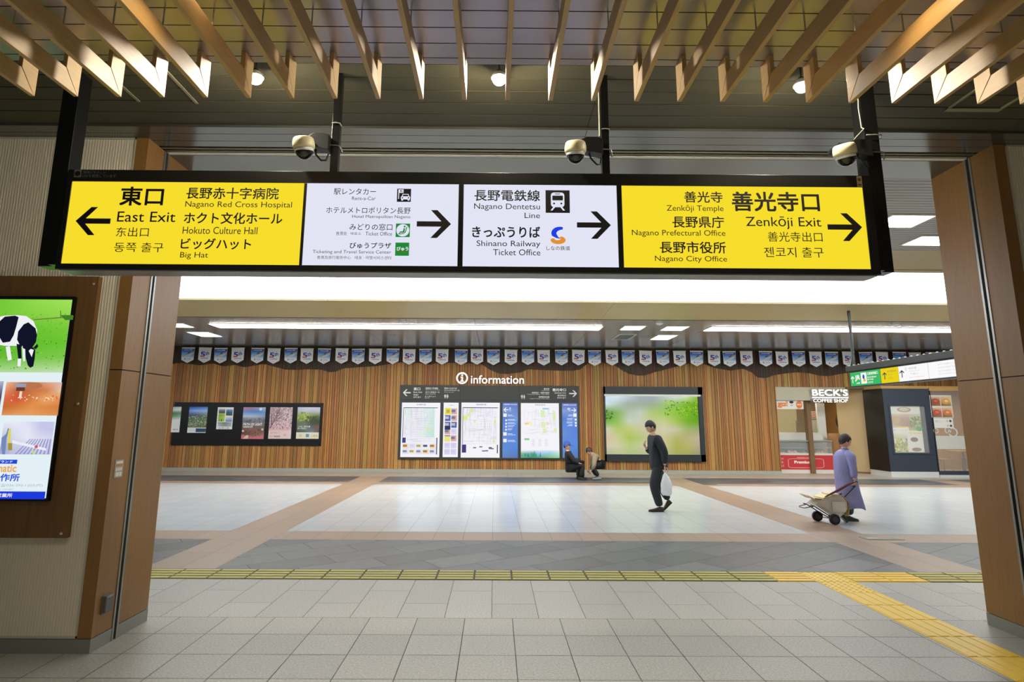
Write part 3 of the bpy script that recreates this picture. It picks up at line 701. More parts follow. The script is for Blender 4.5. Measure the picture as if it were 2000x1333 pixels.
mb.specks(ft, X0, zg + .02, X1, zg + .3, 260, [(70, 150, 30), (120, 205, 60), (60, 140, 25), (140, 215, 80)], .007)
mb.specks(ft, X0, zg + .3, X1, Z1 - .1, 200, [(85, 175, 35), (120, 205, 60), (100, 190, 45)], .006)
KN, WH = (18, 20, 40), (246, 246, 250)
def tp(pts, c): mb.poly(ft, [TP(*p) for p in pts][::-1], 0, c)
tp([(118, 607), (118, 622), (119.5, 622), (119.5, 607)], (90, 110, 50)); tp([(66, 624), (144, 618), (144, 620), (66, 626)], (120, 120, 60)); tp([(118, 616), (143, 616), (143, 625), (128, 626)], (70, 130, 40))
tp([(-30, 640), (-12, 622), (10, 617), (34, 616), (52, 618), (66, 628), (73, 645), (72, 662), (62, 672), (40, 676), (10, 676), (-14, 672), (-28, 660)], WH)   # body
tp([(0, 628), (10, 619), (30, 617), (37, 620), (32, 640), (27, 656), (20, 668), (6, 670), (-3, 655)], KN)
tp([(47, 634), (56, 630), (70, 642), (73, 655), (71, 668), (62, 682), (52, 684), (40, 676), (34, 664), (36, 648)], KN)
tp([(-28, 650), (-16, 640), (-8, 660), (-20, 672)], KN)
tp([(33, 672), (42, 674), (43, 700), (41, 716), (35, 716), (36, 698)], KN); tp([(35.5, 701), (42.5, 701), (41, 716), (35, 716)], WH)
tp([(12, 678), (20, 676), (24, 703), (16, 705)], WH); tp([(44, 676), (50, 680), (50, 706), (46, 706)], WH); tp([(-20, 676), (-12, 676), (-12, 706), (-18, 706)], WH)
tp([(50, 678), (62, 676), (70, 684), (69, 700), (66, 716), (60, 719), (55, 714), (51, 698)], KN)
tp([(57, 686), (61, 682), (67, 684), (63, 698)], WH); tp([(45, 674), (53, 677), (52, 683), (46, 681)], KN); tp([(66, 680), (74, 672), (76, 677), (71, 683)], KN)
# lower pictures
q = TB(9, 747, 118, 812); mb.grid(ft, *q, [[(240, 190, 160), (215, 140, 100), (200, 130, 90), (230, 170, 140), (225, 190, 180)], [(235, 150, 110), (190, 100, 60), (205, 120, 70), (215, 130, 80), (235, 200, 170)], [(225, 110, 70), (215, 90, 60), (220, 130, 70), (240, 180, 110), (230, 150, 90)], [(200, 110, 50), (215, 125, 60), (230, 150, 80), (225, 140, 75), (215, 130, 70)], [(225, 150, 90), (230, 165, 110), (235, 165, 100), (230, 155, 90), (225, 150, 85)]])
mb.disc(ft, *TP(58, 754), .1, 0, (190, 120, 80), ry=.028); mb.rect(ft, *TB(31, 750, 52, 757), 0, (150, 165, 190)); mb.rect(ft, *TB(33, 757, 50, 764), 0, (110, 60, 40)); mb.rect(ft, *TB(39, 765, 44, 778), 0, (240, 225, 210))
q = TB(20, 772, 114, 784); mb.specks(ft, *q, 40, [(255, 230, 200), (230, 80, 60), (255, 245, 230)], .006)
q = TB(-60, 745, 4, 812); mb.grid(ft, *q, [[(200, 200, 215), (225, 225, 235), (180, 180, 205)], [(90, 90, 110), (60, 60, 80), (70, 70, 95)], [(200, 200, 220), (210, 212, 230), (225, 226, 240)]])
q = TB(5, 824, 104, 888); mb.grid(ft, *q, [[(235, 238, 250), (240, 240, 250), (225, 226, 246), (200, 200, 240), (205, 206, 242)], [(215, 220, 240), (225, 230, 248), (232, 234, 250), (205, 205, 240), (200, 200, 240)], [(190, 196, 225), (220, 224, 240), (235, 236, 250), (225, 225, 245), (215, 215, 242)], [(150, 158, 205), (200, 205, 232), (212, 214, 238), (215, 216, 242), (200, 202, 236)], [(170, 176, 215), (190, 196, 228), (190, 194, 230), (205, 208, 236), (195, 198, 232)]])
for k in range(9): tp([(30 + k * 8, 888), (33 + k * 8, 888), (62 + k * 5, 858), (60 + k * 5, 858)], (150, 150, 205))
tp([(5, 856), (14, 848), (18, 836), (20, 838), (15, 858), (12, 888), (6, 888)], (120, 140, 190)); tp([(18, 842), (24, 836), (22, 872), (17, 872)], (225, 215, 90)); tp([(18, 866), (26, 866), (26, 880), (18, 880)], (170, 150, 60))
tp([(26, 860), (92, 876), (92, 881), (26, 866)], (238, 240, 252)); mb.disc(ft, *TP(73, 873), .012, 0, (225, 90, 90)); mb.disc(ft, *TP(68, 884), .012, 0, (190, 230, 120))
mb.rect(ft, *TB(-60, 898, 36, 906), 0, (35, 75, 225)); mb.text(ft, '安心のブランド', TB(-28, 899.4, 27, 904.6), 0, WH, .02)
mb.text(ft, 'matic', TB(-6, 908, 35, 922.5), 0, (240, 175, 85), .03); mb.text(ft, '製作所', TB(-16, 925.5, 41, 940.5), 0, (45, 85, 225), .03)
mb.text(ft, '安茂里633 ☎026-292-1203(代)', TB(-44, 945, 86, 951.5), 0, (165, 175, 195), 0); mb.text(ft, 'www.matic.co.jp/', TB(-40, 953.5, 29, 958), 0, (165, 175, 195), 0)
mb.rect(ft, *[TB(-60, 960, 96, 975)[i] for i in range(2)], X1, TB(-60, 960, 96, 975)[3], 0, (30, 60, 225)); mb.text(ft, '長野北営業所', TB(-36, 963.5, 27, 971.5), 0, WH, .02)
mb.build('screen', [SCREEN], DP)
for u, v in ((181, 554), (150, 789), (117, 1043)):
    p = at(u, v, TY); mb = MB(); mb.lathe([(.012, 0), (.011, .006), (.004, .009), (0, .009)], (p.x, TY + .012, p.z), (0, -1, 0), 14, 0); mb.build('screw_cap', [mat('bright_screw', (225, 222, 215), .25, metal=.8)], DP)

# plate and socket on the left pillar (face x = -3.03)
fl = Fr((-3.03, 0, 0), (0, 1, 0), (0, 0, 1))
a, b = atx(224, 905, -3.03), atx(239, 935, -3.03)
NP = MB(); NP.obox(fl, -.755, -.655, 1.205, 1.335, 0, .004, 0)
NP.rect(fl, -.745, 1.31, -.665, 1.325, 1, w=.0046); NP.rect(fl, -.745, 1.288, -.665, 1.302, 2, w=.0046)
for k in range(3): NP.rect(fl, -.742 + .026 * k, 1.255, -.722 + .026 * k, 1.278, 1, w=.0046)
NP.rect(fl, -.74, 1.215, -.70, 1.245, 1, w=.0046); NP.rect(fl, -.695, 1.215, -.668, 1.245, 1, w=.0046)
tag(NP.build('notice_plate', [mat('silver_plate', (168, 166, 158), .4, metal=.4), mat('plate_print', (225, 222, 212), .6), mat('plate_orange', (196, 120, 70), .6)]), 'small silver notice plate on the left wooden pillar', 'notice')
OC = thing('socket_cover', 'grey flip socket cover low on the left wooden pillar', 'socket', (-3.03, -.675, .24))
mb = MB(); mb.obox(fl, -.725, -.63, .235, .362, 0, .012, 0); mb.build('base_plate', [mat('grey_plastic', (96, 98, 98), .5)], OC, bevel=.003)
mb = MB(); mb.obox(fl, -.718, -.637, .242, .345, .012, .03, 0); mb.build('lid', [mat('grey_plastic', (96, 98, 98), .5)], OC, bevel=.004)
mb = MB(); mb.obox(fl, -.718, -.637, .346, .358, .012, .032, 0); mb.build('hinge_bar', [STEEL], OC)
# access hatch frame and grooves of the olive ceiling
mb = MB()
P = [atz(u, v, 3.95) for u, v in ((1846, 214), (1955, 214))]
mb.box(P[0].x, P[1].x, -1.345, -1.30, 3.943, 3.952, 0); mb.box(P[0].x, P[0].x + .02, -1.85, -1.30, 3.944, 3.952, 0); mb.box(P[1].x - .02, P[1].x, -1.85, -1.30, 3.944, 3.952, 0)
struct(mb, 'trim_5', [mat('hatch_frame', (140, 134, 106), .45)], 'access hatch frame in the olive ceiling on the right')
mb = MB()
for u, v in ((272, 198), (385, 202)):
    p = atz(u, v, 3.95); mb.box(p.x - .01, p.x + .01, -2.0, p.y, 3.944, 3.952, 0)
struct(mb, 'trim_6', [mat('hatch_frame', (140, 134, 106), .45)], 'two narrow joint strips in the olive ceiling on the left')
# ================================================================ poster board on the timber wall
BLACKB = mat('black_notice_board', (14, 14, 14), 0.32)
BY = WY - 0.045
fb = front(BY)
def HB(u0, v0, u1, v1, Y=BY): return bx(u0, v0, u1, v1, Y)
NB = MB(); q = HB(340, 787, 629, 871); NB.box(q[0] - .05, q[2], BY, WY - .018, q[1], q[3], 0); NB.box(q[0] - .05, q[2], BY - .003, BY, q[3] - .04, q[3], 0); NB.box(q[0] - .05, q[2], BY - .003, BY, q[1], q[1] + .04, 0); NB.box(q[2] - .04, q[2], BY - .003, BY, q[1], q[3], 0)
tag(NB.build('notice_board', [BLACKB], bevel=.004), 'long black poster board on the timber wall beside the left pillar', 'notice board')
def poster(u0, v0, u1, v1, label, draw):
    q = HB(u0, v0, u1, v1); mb = MB(); f = Fr((q[0], BY - .0062, q[1]), (q[2] - q[0], 0, 0), (0, 0, q[3] - q[1]))
    mb.obox(f, 0, 1, 0, 1, -.002, .0005, 0, (235, 235, 230)); mb.lay = 2; draw(mb, f)
    tag(mb.build('poster', [PRINT]), label, 'poster', 'posters on the black notice board')
def d0(m, f): m.grid(f, 0, .5, 1, 1, [[(140, 190, 235), (200, 225, 245)], [(235, 230, 190), (240, 238, 200)], [(70, 130, 130), (90, 150, 170)], [(120, 170, 90), (160, 190, 140)], [(200, 225, 240), (225, 235, 245)]]); m.text(f, '信州', (.2, .08, .8, .14), 0, (90, 90, 90), .01)
def d1(m, f):
    m.grid(f, 0, .2, 1, 1, [[(40, 80, 190), (50, 95, 205), (60, 105, 215), (70, 120, 220)], [(120, 165, 235), (150, 190, 240), (160, 200, 245), (170, 205, 245)], [(80, 90, 130), (80, 90, 130), (110, 120, 140), (140, 150, 150)], [(90, 110, 80), (100, 130, 80), (80, 125, 70), (130, 145, 110)], [(110, 120, 90), (150, 150, 130), (120, 135, 100), (110, 125, 90)], [(110, 115, 80), (120, 125, 95), (95, 105, 70), (85, 100, 60)]])
    m.specks(f, 0, .24, 1, .66, 150, [(60, 95, 50), (170, 175, 160), (95, 125, 70), (200, 200, 190)], .035); m.rect(f, .45, .03, 1, .17, 0, (40, 75, 110)); m.rect(f, .05, .06, .4, .14, 0, (215, 225, 235))
def d2(m, f):
    G = lambda a, b, c, d, r: m.grid(f, a, b, c, d, r)
    G(.08, .71, .48, .92, [[(150, 190, 230), (170, 200, 235)], [(120, 95, 95), (100, 100, 70)], [(70, 110, 60), (80, 120, 60)]]); G(.55, .62, .95, .90, [[(90, 160, 225), (120, 180, 235)], [(40, 90, 130), (60, 110, 120)], [(80, 90, 40), (90, 80, 50)]])
    G(.08, .35, .48, .69, [[(110, 170, 50), (160, 200, 70)], [(150, 200, 60), (180, 215, 90)], [(120, 180, 60), (150, 200, 80)]]); G(.55, .34, .95, .55, [[(225, 230, 240), (200, 215, 235)], [(120, 140, 190), (100, 130, 190)]]); G(.08, .12, .95, .32, [[(150, 165, 180), (120, 130, 120), (160, 180, 200)], [(200, 215, 235), (150, 160, 150), (190, 190, 200)]])
    m.rect(f, .28, .36, .32, .46, 0, (50, 50, 40)); m.text(f, '信濃の国', (.15, .03, .8, .09), 0, (120, 130, 140), .01)
def d3(m, f):
    m.grid(f, 0, 0, 1, 1, [[(215, 130, 140), (190, 130, 150), (150, 160, 200), (190, 200, 225)], [(110, 155, 225), (90, 140, 215), (90, 140, 210), (110, 155, 215)], [(190, 200, 220), (190, 200, 220), (170, 185, 210), (140, 160, 190)], [(110, 115, 130), (100, 105, 115), (110, 110, 120), (105, 110, 115)], [(130, 120, 115), (115, 110, 110), (110, 105, 105), (120, 115, 110)], [(110, 80, 70), (130, 90, 75), (130, 95, 85), (110, 75, 65)], [(100, 65, 55), (120, 80, 65), (140, 95, 80), (150, 120, 115)], [(190, 110, 130), (200, 140, 140), (190, 120, 130), (215, 130, 150)]])
    m.disc(f, .78, .94, .07, 0, (225, 225, 235), ry=.045); m.specks(f, 0, .5, 1, .66, 120, [(90, 92, 100), (150, 150, 155), (125, 128, 130)], .03); m.specks(f, 0, .1, 1, .4, 60, [(90, 60, 50), (150, 110, 95), (120, 85, 75)], .03); m.disc(f, .06, .25, .05, 0, (215, 215, 215), ry=.03); m.disc(f, .92, .3, .05, 0, (200, 195, 195), ry=.04)
    m.poly(f, [(0, 0), (1, 0), (1, .14), (.8, .09), (.5, .06), (.25, .1), (0, .14)], 0, (205, 110, 130)); m.poly(f, [(.08, .01), (.3, .01), (.32, .11), (.22, .12)], 0, (215, 205, 170)); m.text(f, 'PATH OF LIGHT', (.06, .42, .9, .50), 0, (240, 240, 235), .04); m.text(f, 'NAGANO CITY', (.06, .355, .5, .405), 0, (240, 240, 235), .04)
def d4(m, f):
    m.grid(f, 0, .12, 1, 1, [[(200, 175, 185), (180, 160, 172), (205, 185, 195), (190, 180, 195)], [(190, 165, 175), (140, 115, 125), (210, 185, 195), (205, 185, 195)], [(185, 160, 172), (150, 125, 130), (215, 190, 198), (210, 188, 195)], [(200, 172, 180), (205, 175, 180), (215, 185, 192), (205, 175, 180)], [(215, 170, 180), (225, 180, 188), (220, 175, 185), (222, 185, 190)], [(228, 205, 205), (230, 212, 210), (228, 210, 208), (230, 215, 212)]])
    m.specks(f, 0, .3, 1, 1, 320, [(225, 200, 210), (240, 220, 228), (150, 120, 130), (190, 150, 160), (110, 85, 90)], .028)
    for a, b in (((.03, .32), (.45, .98)), ((.2, .55), (.75, .8)), ((.1, .42), (.05, .8))): m.poly(f, [(a[0], a[1]), (a[0] + .04, a[1]), (b[0] + .02, b[1]), (b[0], b[1])], 0, (85, 65, 70))
    m.rect(f, 0, 0, 1, .26, 0, (228, 205, 203)); m.text(f, '信州 花めぐり', (.08, .15, .5, .23), 0, (200, 130, 140), 0); m.text(f, '信州', (.05, .05, .2, .1), 0, (190, 140, 70), .02); m.text(f, 'NAGANO', (.25, .05, .52, .1), 0, (40, 50, 90), .03); m.disc(f, .72, .12, .06, 0, (220, 180, 170), ry=.04)
def d5(m, f):
    m.grid(f, 0, .2, 1, 1, [[(190, 200, 225), (205, 212, 232), (215, 215, 232), (200, 205, 228)], [(175, 190, 200), (200, 205, 215), (190, 190, 210), (200, 195, 210)], [(150, 170, 90), (180, 190, 110), (130, 150, 80), (110, 130, 80)], [(130, 150, 80), (100, 120, 70), (60, 75, 50), (55, 70, 45)], [(100, 110, 90), (110, 120, 110), (70, 80, 70), (65, 75, 60)], [(80, 90, 80), (120, 130, 130), (95, 105, 105), (110, 80, 75)], [(70, 80, 70), (80, 90, 85), (130, 140, 145), (80, 80, 80)]])
    m.specks(f, 0, .55, .6, .85, 80, [(160, 180, 80), (190, 200, 110), (120, 150, 70)], .035); m.specks(f, .4, .55, 1, .72, 60, [(50, 65, 40), (75, 90, 60)], .03); m.disc(f, .9, .38, .12, 0, (120, 80, 75), ry=.05)
    m.rect(f, 0, 0, 1, .19, 0, (224, 220, 196)); m.rect(f, .43, .05, .57, .15, 0, (95, 150, 200)); m.text(f, '上高地', (.65, .06, .95, .13), 0, (150, 150, 120), 0); m.text(f, 'これぞ、信州の春', (.05, .36, .6, .41), 0, (235, 235, 225), .02); m.text(f, 'おいでなんし', (.05, .3, .45, .35), 0, (235, 235, 225), .02); m.disc(f, .2, .1, .07, 0, (205, 205, 160), ry=.05)
poster(336, 795, 352.5, 845, 'narrow pale poster half hidden by the left pillar', d0)
poster(368, 795, 404, 846, 'poster of a blue sky over a white flecked green hillside', d1)
poster(424, 796, 455, 839, 'small white poster with a collage of landscape photos', d2)
poster(473.5, 796, 517, 858, 'poster reading PATH OF LIGHT with pink edges', d3)
poster(526, 796, 570, 857.5, 'poster filled with pink cherry blossom', d4)
poster(580, 796, 624, 857.5, 'poster of a river among green trees, last on the right of the board', d5)

# ================================================================ information board with lit maps
IY = WY - 0.075
fi = front(IY)
def IB(*a): return bx(*a, IY)
INFO = thing('information_board', 'dark information board with lit maps under the word information', 'information board', (-.3, IY, .4))
CHAR = mat('charcoal_board', (52, 56, 56), 0.4, metal=0.1)
mb = MB(); q = IB(779, 753.5, 1131.5, 898); mb.box(q[0], q[2], IY, WY - .018, q[1], q[3], 0)
mb.build('board', [CHAR], INFO, bevel=.004)
mb = MB()
for u in (898.5, 1014): p = at(u, 770, IY); mb.box(p.x - .006, p.x + .006, IY - .001, IY + .002, at(u, 785, IY).z, q[3] - .03, 0)
z = at(950, 782.5, IY).z; mb.box(q[0] + .02, q[2] - .02, IY - .001, IY + .002, z - .005, z + .005, 0)
mb.build('panel_joint', [DARK], INFO)
WI = mat('white_vinyl_letter', (226, 228, 226), 0.55)
SMALL = [('東口', 807.8, 757.2, 821, 763.2, .03), ('East Exit', 807.5, 765, 824.6, 768, .01), ('东出口', 807.5, 769.9, 816.8, 773.2, .02), ('동쪽 출구', 807.5, 774.7, 822, 777.8, .01), ('長野赤十字病院', 831, 757.2, 855.6, 760.7, .02), ('Nagano Red Cross Hospital', 831, 761.6, 858.6, 763, .01), ('ホクト文化ホール', 830.9, 764.7, 858.6, 768.3, .02), ('Hokuto Culture Hall', 830.6, 769.2, 850.5, 771, .01), ('ビッグハット', 830.3, 773.2, 851.3, 776.4, .02), ('Big Hat', 830.3, 777.1, 838.8, 778.7, .01), ('団体バスのりば', 867.9, 757.4, 892.3, 760.7, .02), ('(ユメリアバスパーク)', 867.9, 761.6, 897.4, 765, .02), ('Group Bus Stop', 867.9, 766.2, 886, 767.6, .01),
         ('善光寺', 1062.2, 758.5, 1073, 762, .02), ('Zenkoji Temple', 1058.2, 762.8, 1073, 764.4, .01), ('長野県庁・長野市役所', 1038.6, 766.2, 1073, 769.3, .02), ('Prefectural Office · City Office', 1030.3, 770.2, 1073, 771.9, .01), ('長野駅前交番', 1052, 774.3, 1073, 777.4, .02), ('Nagano Station Police Box', 1035, 778.4, 1073, 780, .01), ('善光寺口', 1079, 759, 1105.4, 764.8, .03), ('Zenkoji Exit', 1083, 766.6, 1105.4, 770, .01), ('善光寺出口', 1089, 771.3, 1105.4, 774.5, .02), ('젠코지 출구', 1088.3, 775.9, 1105.2, 779.2, .01)]
for t, a, b, c, d, wt in SMALL: mb = MB(); mb.text(fi, t, IB(a, b, c, d), 0, None, wt, w=.001); mb.build('lettering', [WI], INFO)
for b, d in (((786.9, 761, 802, 774), -1), ((1111.7, 762.8, 1127, 775.6), 1)): mb = MB(); arrow(mb, fi, IB(*b), d, w=.001); mb.build('arrow', [WI], INFO)
def toilets(q):
    f = Fr((q[0], IY, q[1]), (q[2] - q[0], 0, 0), (0, 0, q[3] - q[1])); mb = MB()
    for c, sk in ((.22, 0), (.78, 1)):
        mb.disc(f, c, .9, .09, 0, w=.001, ry=.1); mb.poly(f, [(c - .05, 0), (c + .05, 0), (c + .1, .45), (c - .1, .45)], 0, w=.001)
        mb.poly(f, [(c - .2, .35), (c + .2, .35), (c + .12, .78), (c - .12, .78)] if sk else [(c - .17, .4), (c + .17, .4), (c + .2, .78), (c - .2, .78)], 0, w=.001)
    mb.rect(f, .48, .0, .52, 1, 0, w=.001); mb.build('toilet_pictogram', [WI], INFO)
toilets(IB(867.3, 770.7, 876.2, 778.7)); toilets(IB(1017.2, 771.6, 1025.8, 779.7))
rp = random.Random(21)
WHT = (250, 249, 255)
def lit(name, u0, v0, u1, v1, label, draw):
    q = IB(u0, v0, u1, v1); mb = MB(); f = Fr((q[0], IY - .001, q[1]), (q[2] - q[0], 0, 0), (0, 0, q[3] - q[1]))
    mb.rect(f, 0, 0, 1, 1, 0, WHT); draw(mb, f); mb.build(name, [BACKLIT], INFO)['label'] = label
PASTEL = [(215, 240, 225), (235, 230, 245), (225, 245, 235), (240, 235, 250), (232, 240, 236)]
def streets(m, f, a, b, c, d, n):
    for k in range(n):
        x = rp.uniform(a, c); y = rp.uniform(b, d); L = rp.uniform(.05, .3); h = rp.random() < .5
        x1, y1 = (min(x + L, c), min(y + .004, d)) if h else (min(x + .006, c), min(y + L, d)); m.rect(f, x, y, x1, y1, 0, rp.choice([(214, 210, 226), (225, 222, 234), (205, 215, 215)]))
def cells(m, f, a, b, c, d, nx, ny, pal):
    for i in range(nx):
        for j in range(ny):
            x0, x1 = a + (c - a) * (i + .06) / nx, a + (c - a) * (i + .94) / nx; y0, y1 = b + (d - b) * (j + .06) / ny, b + (d - b) * (j + .94) / ny
            k = rp.choice(pal); m.rect(f, x0, y0, x1, y1, 0, k[0]); m.rect(f, x0, y0 + (y1 - y0) * .35, x0 + (x1 - x0) * .7, y0 + (y1 - y0) * .8, 0, k[1])
PAL = [((225, 220, 245), (215, 208, 242)), ((230, 230, 245), (150, 150, 190)), ((240, 225, 205), (180, 130, 70)), ((245, 245, 250), (90, 95, 130)), ((232, 228, 248), (222, 214, 246)), ((240, 240, 230), (190, 170, 110))]
def map1(m, f):
    m.text(f, '広域案内図', (.38, .95, .62, .98), 0, (140, 140, 160), .01); m.grid(f, .06, .36, .86, .9, [[(225, 245, 235), (240, 240, 250), (235, 245, 245), (215, 245, 235)], [(230, 245, 238), (245, 240, 250), (240, 238, 250), (205, 242, 225)], [(240, 240, 250), (245, 238, 250), (232, 242, 242), (200, 240, 222)], [(242, 240, 250), (240, 240, 250), (225, 245, 238), (180, 238, 210)]]); streets(m, f, .06, .36, .86, .9, 130)
    m.rect(f, .05, .9, .94, .912, 0, (80, 80, 120)); m.rect(f, .04, .36, .055, .9, 0, (110, 110, 150)); m.disc(f, .7, .52, .04, 0, (235, 235, 160), ry=.03)
    m.rect(f, .04, .05, .94, .355, 0, (245, 244, 252)); m.rect(f, .04, .26, .13, .355, 0, (75, 70, 135)); m.rect(f, .92, .05, .945, .355, 0, (75, 70, 120)); cells(m, f, .05, .05, .92, .25, 5, 2, PAL); streets(m, f, .14, .27, .9, .35, 30)
def strip(m, f):
    P2 = [((225, 220, 245), (215, 208, 242)), ((240, 235, 200), (130, 120, 60)), ((90, 110, 180), (200, 190, 200)), ((230, 235, 240), (150, 160, 170)), ((225, 180, 160), (120, 130, 180))]
    cells(m, f, .08, .28, .92, .9, 2, 5, P2); cells(m, f, .08, .04, .92, .27, 2, 2, [((222, 214, 246), (216, 208, 244))]); m.rect(f, .1, .78, .5, .9, 0, (235, 230, 70)); m.rect(f, .2, .81, .4, .87, 0, (200, 175, 90)); m.rect(f, .1, .28, .48, .38, 0, (240, 235, 130)); m.rect(f, .1, .5, .48, .57, 0, (60, 60, 95)); m.text(f, 'ご案内', (.3, .94, .7, .965), 0, (180, 180, 200), 0)
def map2(m, f):
    m.text(f, '市街地案内図', (.38, .95, .64, .98), 0, (130, 130, 150), .01); m.rect(f, .05, .24, .92, .9, 0, (248, 246, 254)); streets(m, f, .05, .24, .92, .9, 190)
    for x, y, a, b in ((.27, .86, .04, .04), (.1, .72, .07, .05), (.88, .65, .03, .04), (.35, .65, .03, .02), (.2, .77, .05, .03), (.85, .3, .03, .03)): m.disc(f, x, y, a, 0, (232, 238, 150), ry=b)
    m.rect(f, .04, .9, .95, .914, 0, (90, 85, 120)); m.rect(f, .035, .24, .05, .9, 0, (110, 110, 150)); m.rect(f, .03, .09, .14, .235, 0, (70, 65, 130)); m.rect(f, .93, .08, .955, .235, 0, (60, 60, 85))
    for k in range(7): x, y = rp.uniform(.2, .8), rp.uniform(.1, .2); m.rect(f, x, y, x + .08, y + .02, 0, (110, 108, 130))
def blue(d):
    def g(m, f):
        m.grid(f, 0, 0, 1, 1, [[(95, 115, 190), (105, 125, 200)], [(145, 170, 222), (112, 142, 214)], [(92, 130, 214), (130, 165, 226)], [(104, 146, 226), (98, 138, 222)], [(112, 150, 222), (96, 138, 222)], [(98, 142, 226), (98, 146, 228)], [(104, 150, 222), (90, 136, 214)], [(110, 135, 190), (95, 125, 190)]])
        m.text(f, '北陸新幹線 SHINKANSEN', (.05, .955, .95, .98), 0, WHT, .02); A = (.06, .83, .4, .91) if d < 0 else (.6, .83, .94, .91); arrow(m, f, A, d, 0, WHT, w=.0035, th=.16)
        T = (.45, .87, .9, .915) if d < 0 else (.1, .87, .55, .915); m.text(f, '東口' if d < 0 else '善光寺口', T, 0, WHT, .03, keep='l' if d < 0 else 'r'); m.text(f, 'East Exit' if d < 0 else 'Zenkoji Exit', (T[0], .845, T[2], .865), 0, WHT, .02, keep='l' if d < 0 else 'r')
        for k, y in enumerate((.74, .66, .60, .545, .49, .40, .28) if d < 0 else (.75, .68, .62, .57)):
            s = .1 if k in (0, 5, 6) else .055
            if d < 0: m.rect(f, .05 if s == .1 else .18, y, .05 + 2.2 * s if s == .1 else .18 + s * 1.8, y + s * .6, 0, WHT); m.rect(f, .33, y + .028, .33 + rp.uniform(.3, .5), y + .038, 0, (225, 232, 250)); m.rect(f, .33, y + .008, .33 + rp.uniform(.2, .55), y + .018, 0, (205, 218, 246))
            else: m.rect(f, .95 - 2.2 * s, y, .95, y + s * .6, 0, WHT); m.rect(f, .68 - rp.uniform(.2, .4), y + .028, .68, y + .038, 0, (225, 232, 250)); m.rect(f, .68 - rp.uniform(.2, .4), y + .008, .68, y + .018, 0, (205, 218, 246))
    return g
def map3(m, f):
    m.text(f, '長野駅周辺案内図', (.37, .955, .64, .98), 0, (140, 145, 165), .01); m.rect(f, .57, .885, .74, .91, 0, (160, 205, 240)); streets(m, f, .08, .42, .92, .88, 70)
    for x, y, a, b in ((.52, .74, .11, .13), (.53, .55, .1, .1), (.57, .45, .1, .08), (.83, .68, .08, .17), (.86, .47, .08, .07)): m.rect(f, x, y, x + a, y + b, 0, (226, 244, 190))
    m.rect(f, .1, .605, .2, .64, 0, (250, 215, 140)); m.rect(f, .2, .605, .3, .65, 0, (250, 248, 190)); m.rect(f, .66, .6, .73, .65, 0, (240, 232, 170)); m.rect(f, .09, .32, .22, .355, 0, (140, 215, 150)); m.rect(f, .3, .7, .42, .703, 0, (215, 150, 170))
    for i in range(3):
        for k in range(6): m.rect(f, .28 + .17 * i, .22 + .022 * k, .36 + .17 * i, .226 + .022 * k, 0, (205, 205, 215))
    m.grid(f, 0, 0, 1, .14, [[(250, 250, 255), (235, 245, 252), (225, 238, 252), (215, 235, 245), (235, 250, 245)], [(120, 190, 150), (110, 170, 190), (160, 195, 235), (150, 205, 215), (190, 230, 215)], [(110, 190, 120), (70, 150, 130), (80, 170, 120), (130, 205, 120), (150, 215, 160)]])
    for k in range(16): x = rp.uniform(0, .5); m.poly(f, [(x, .02), (x + .04, .02), (x + .02, rp.uniform(.07, .14))], 0, rp.choice([(70, 150, 120), (90, 170, 130), (60, 130, 120)]))
lit('map_panel', 783.5, 787, 859, 893.5, 'lit area map with green hills, leftmost on the board', map1)
lit('guide_panel', 865.5, 787, 895, 893.5, 'narrow lit panel of small advertisement squares', strip)
lit('map_panel', 900.5, 787, 976, 894.5, 'lit town map in the middle of the board', map2)
lit('direction_panel', 981.5, 787, 1011.5, 895, 'narrow blue lit panel with arrow to the left', blue(-1))
lit('map_panel', 1017.3, 788, 1092, 895, 'lit station area map with trees drawn along the foot', map3)
lit('direction_panel', 1098.3, 788, 1128, 895, 'narrow blue lit panel with arrow to the right', blue(1))

# word "information"
LETTER = emis('lit_white_letter', (255, 252, 250), 1.25)
LSIDE = mat('letter_return', (235, 230, 225), .5)
LY = WY - .10
IS = thing('information_sign', 'glowing white word information with a round i mark above the map board', 'sign', tuple(at(957, 750, LY)))
fl2 = front(LY); q = bx(919.6, 733.6, 1023.4, 750, LY); mb = MB()
mb.text(fl2, 'information', q, 0, None, .014, w=0); mb.text(front(LY + .02), 'information', q, 1, None, .016, w=0); mb.build('letters', [LETTER, LSIDE], IS)
c = at(902.5, 739, LY); mb = MB(); mb.ring(fl2, c.x, c.z, .142, .195, 0, w=0); mb.lathe([(.142, 0), (.195, 0), (.195, .03), (.142, .03)], (c.x, LY + .031, c.z), (0, -1, 0), 28, 1, caps=False); mb.build('ring', [LETTER, LSIDE], IS)
mb = MB(); mb.disc(fl2, c.x, c.z + .095, .032, 0, w=0); mb.poly(fl2, [(c.x - .055, c.z + .045), (c.x - .055, c.z + .02), (c.x - .025, c.z + .02), (c.x - .025, c.z - .085), (c.x - .06, c.z - .085), (c.x - .06, c.z - .115), (c.x + .06, c.z - .115), (c.x + .06, c.z - .085), (c.x + .028, c.z - .085), (c.x + .028, c.z + .045)][::-1], 0, w=0); mb.build('letter_i', [LETTER], IS)

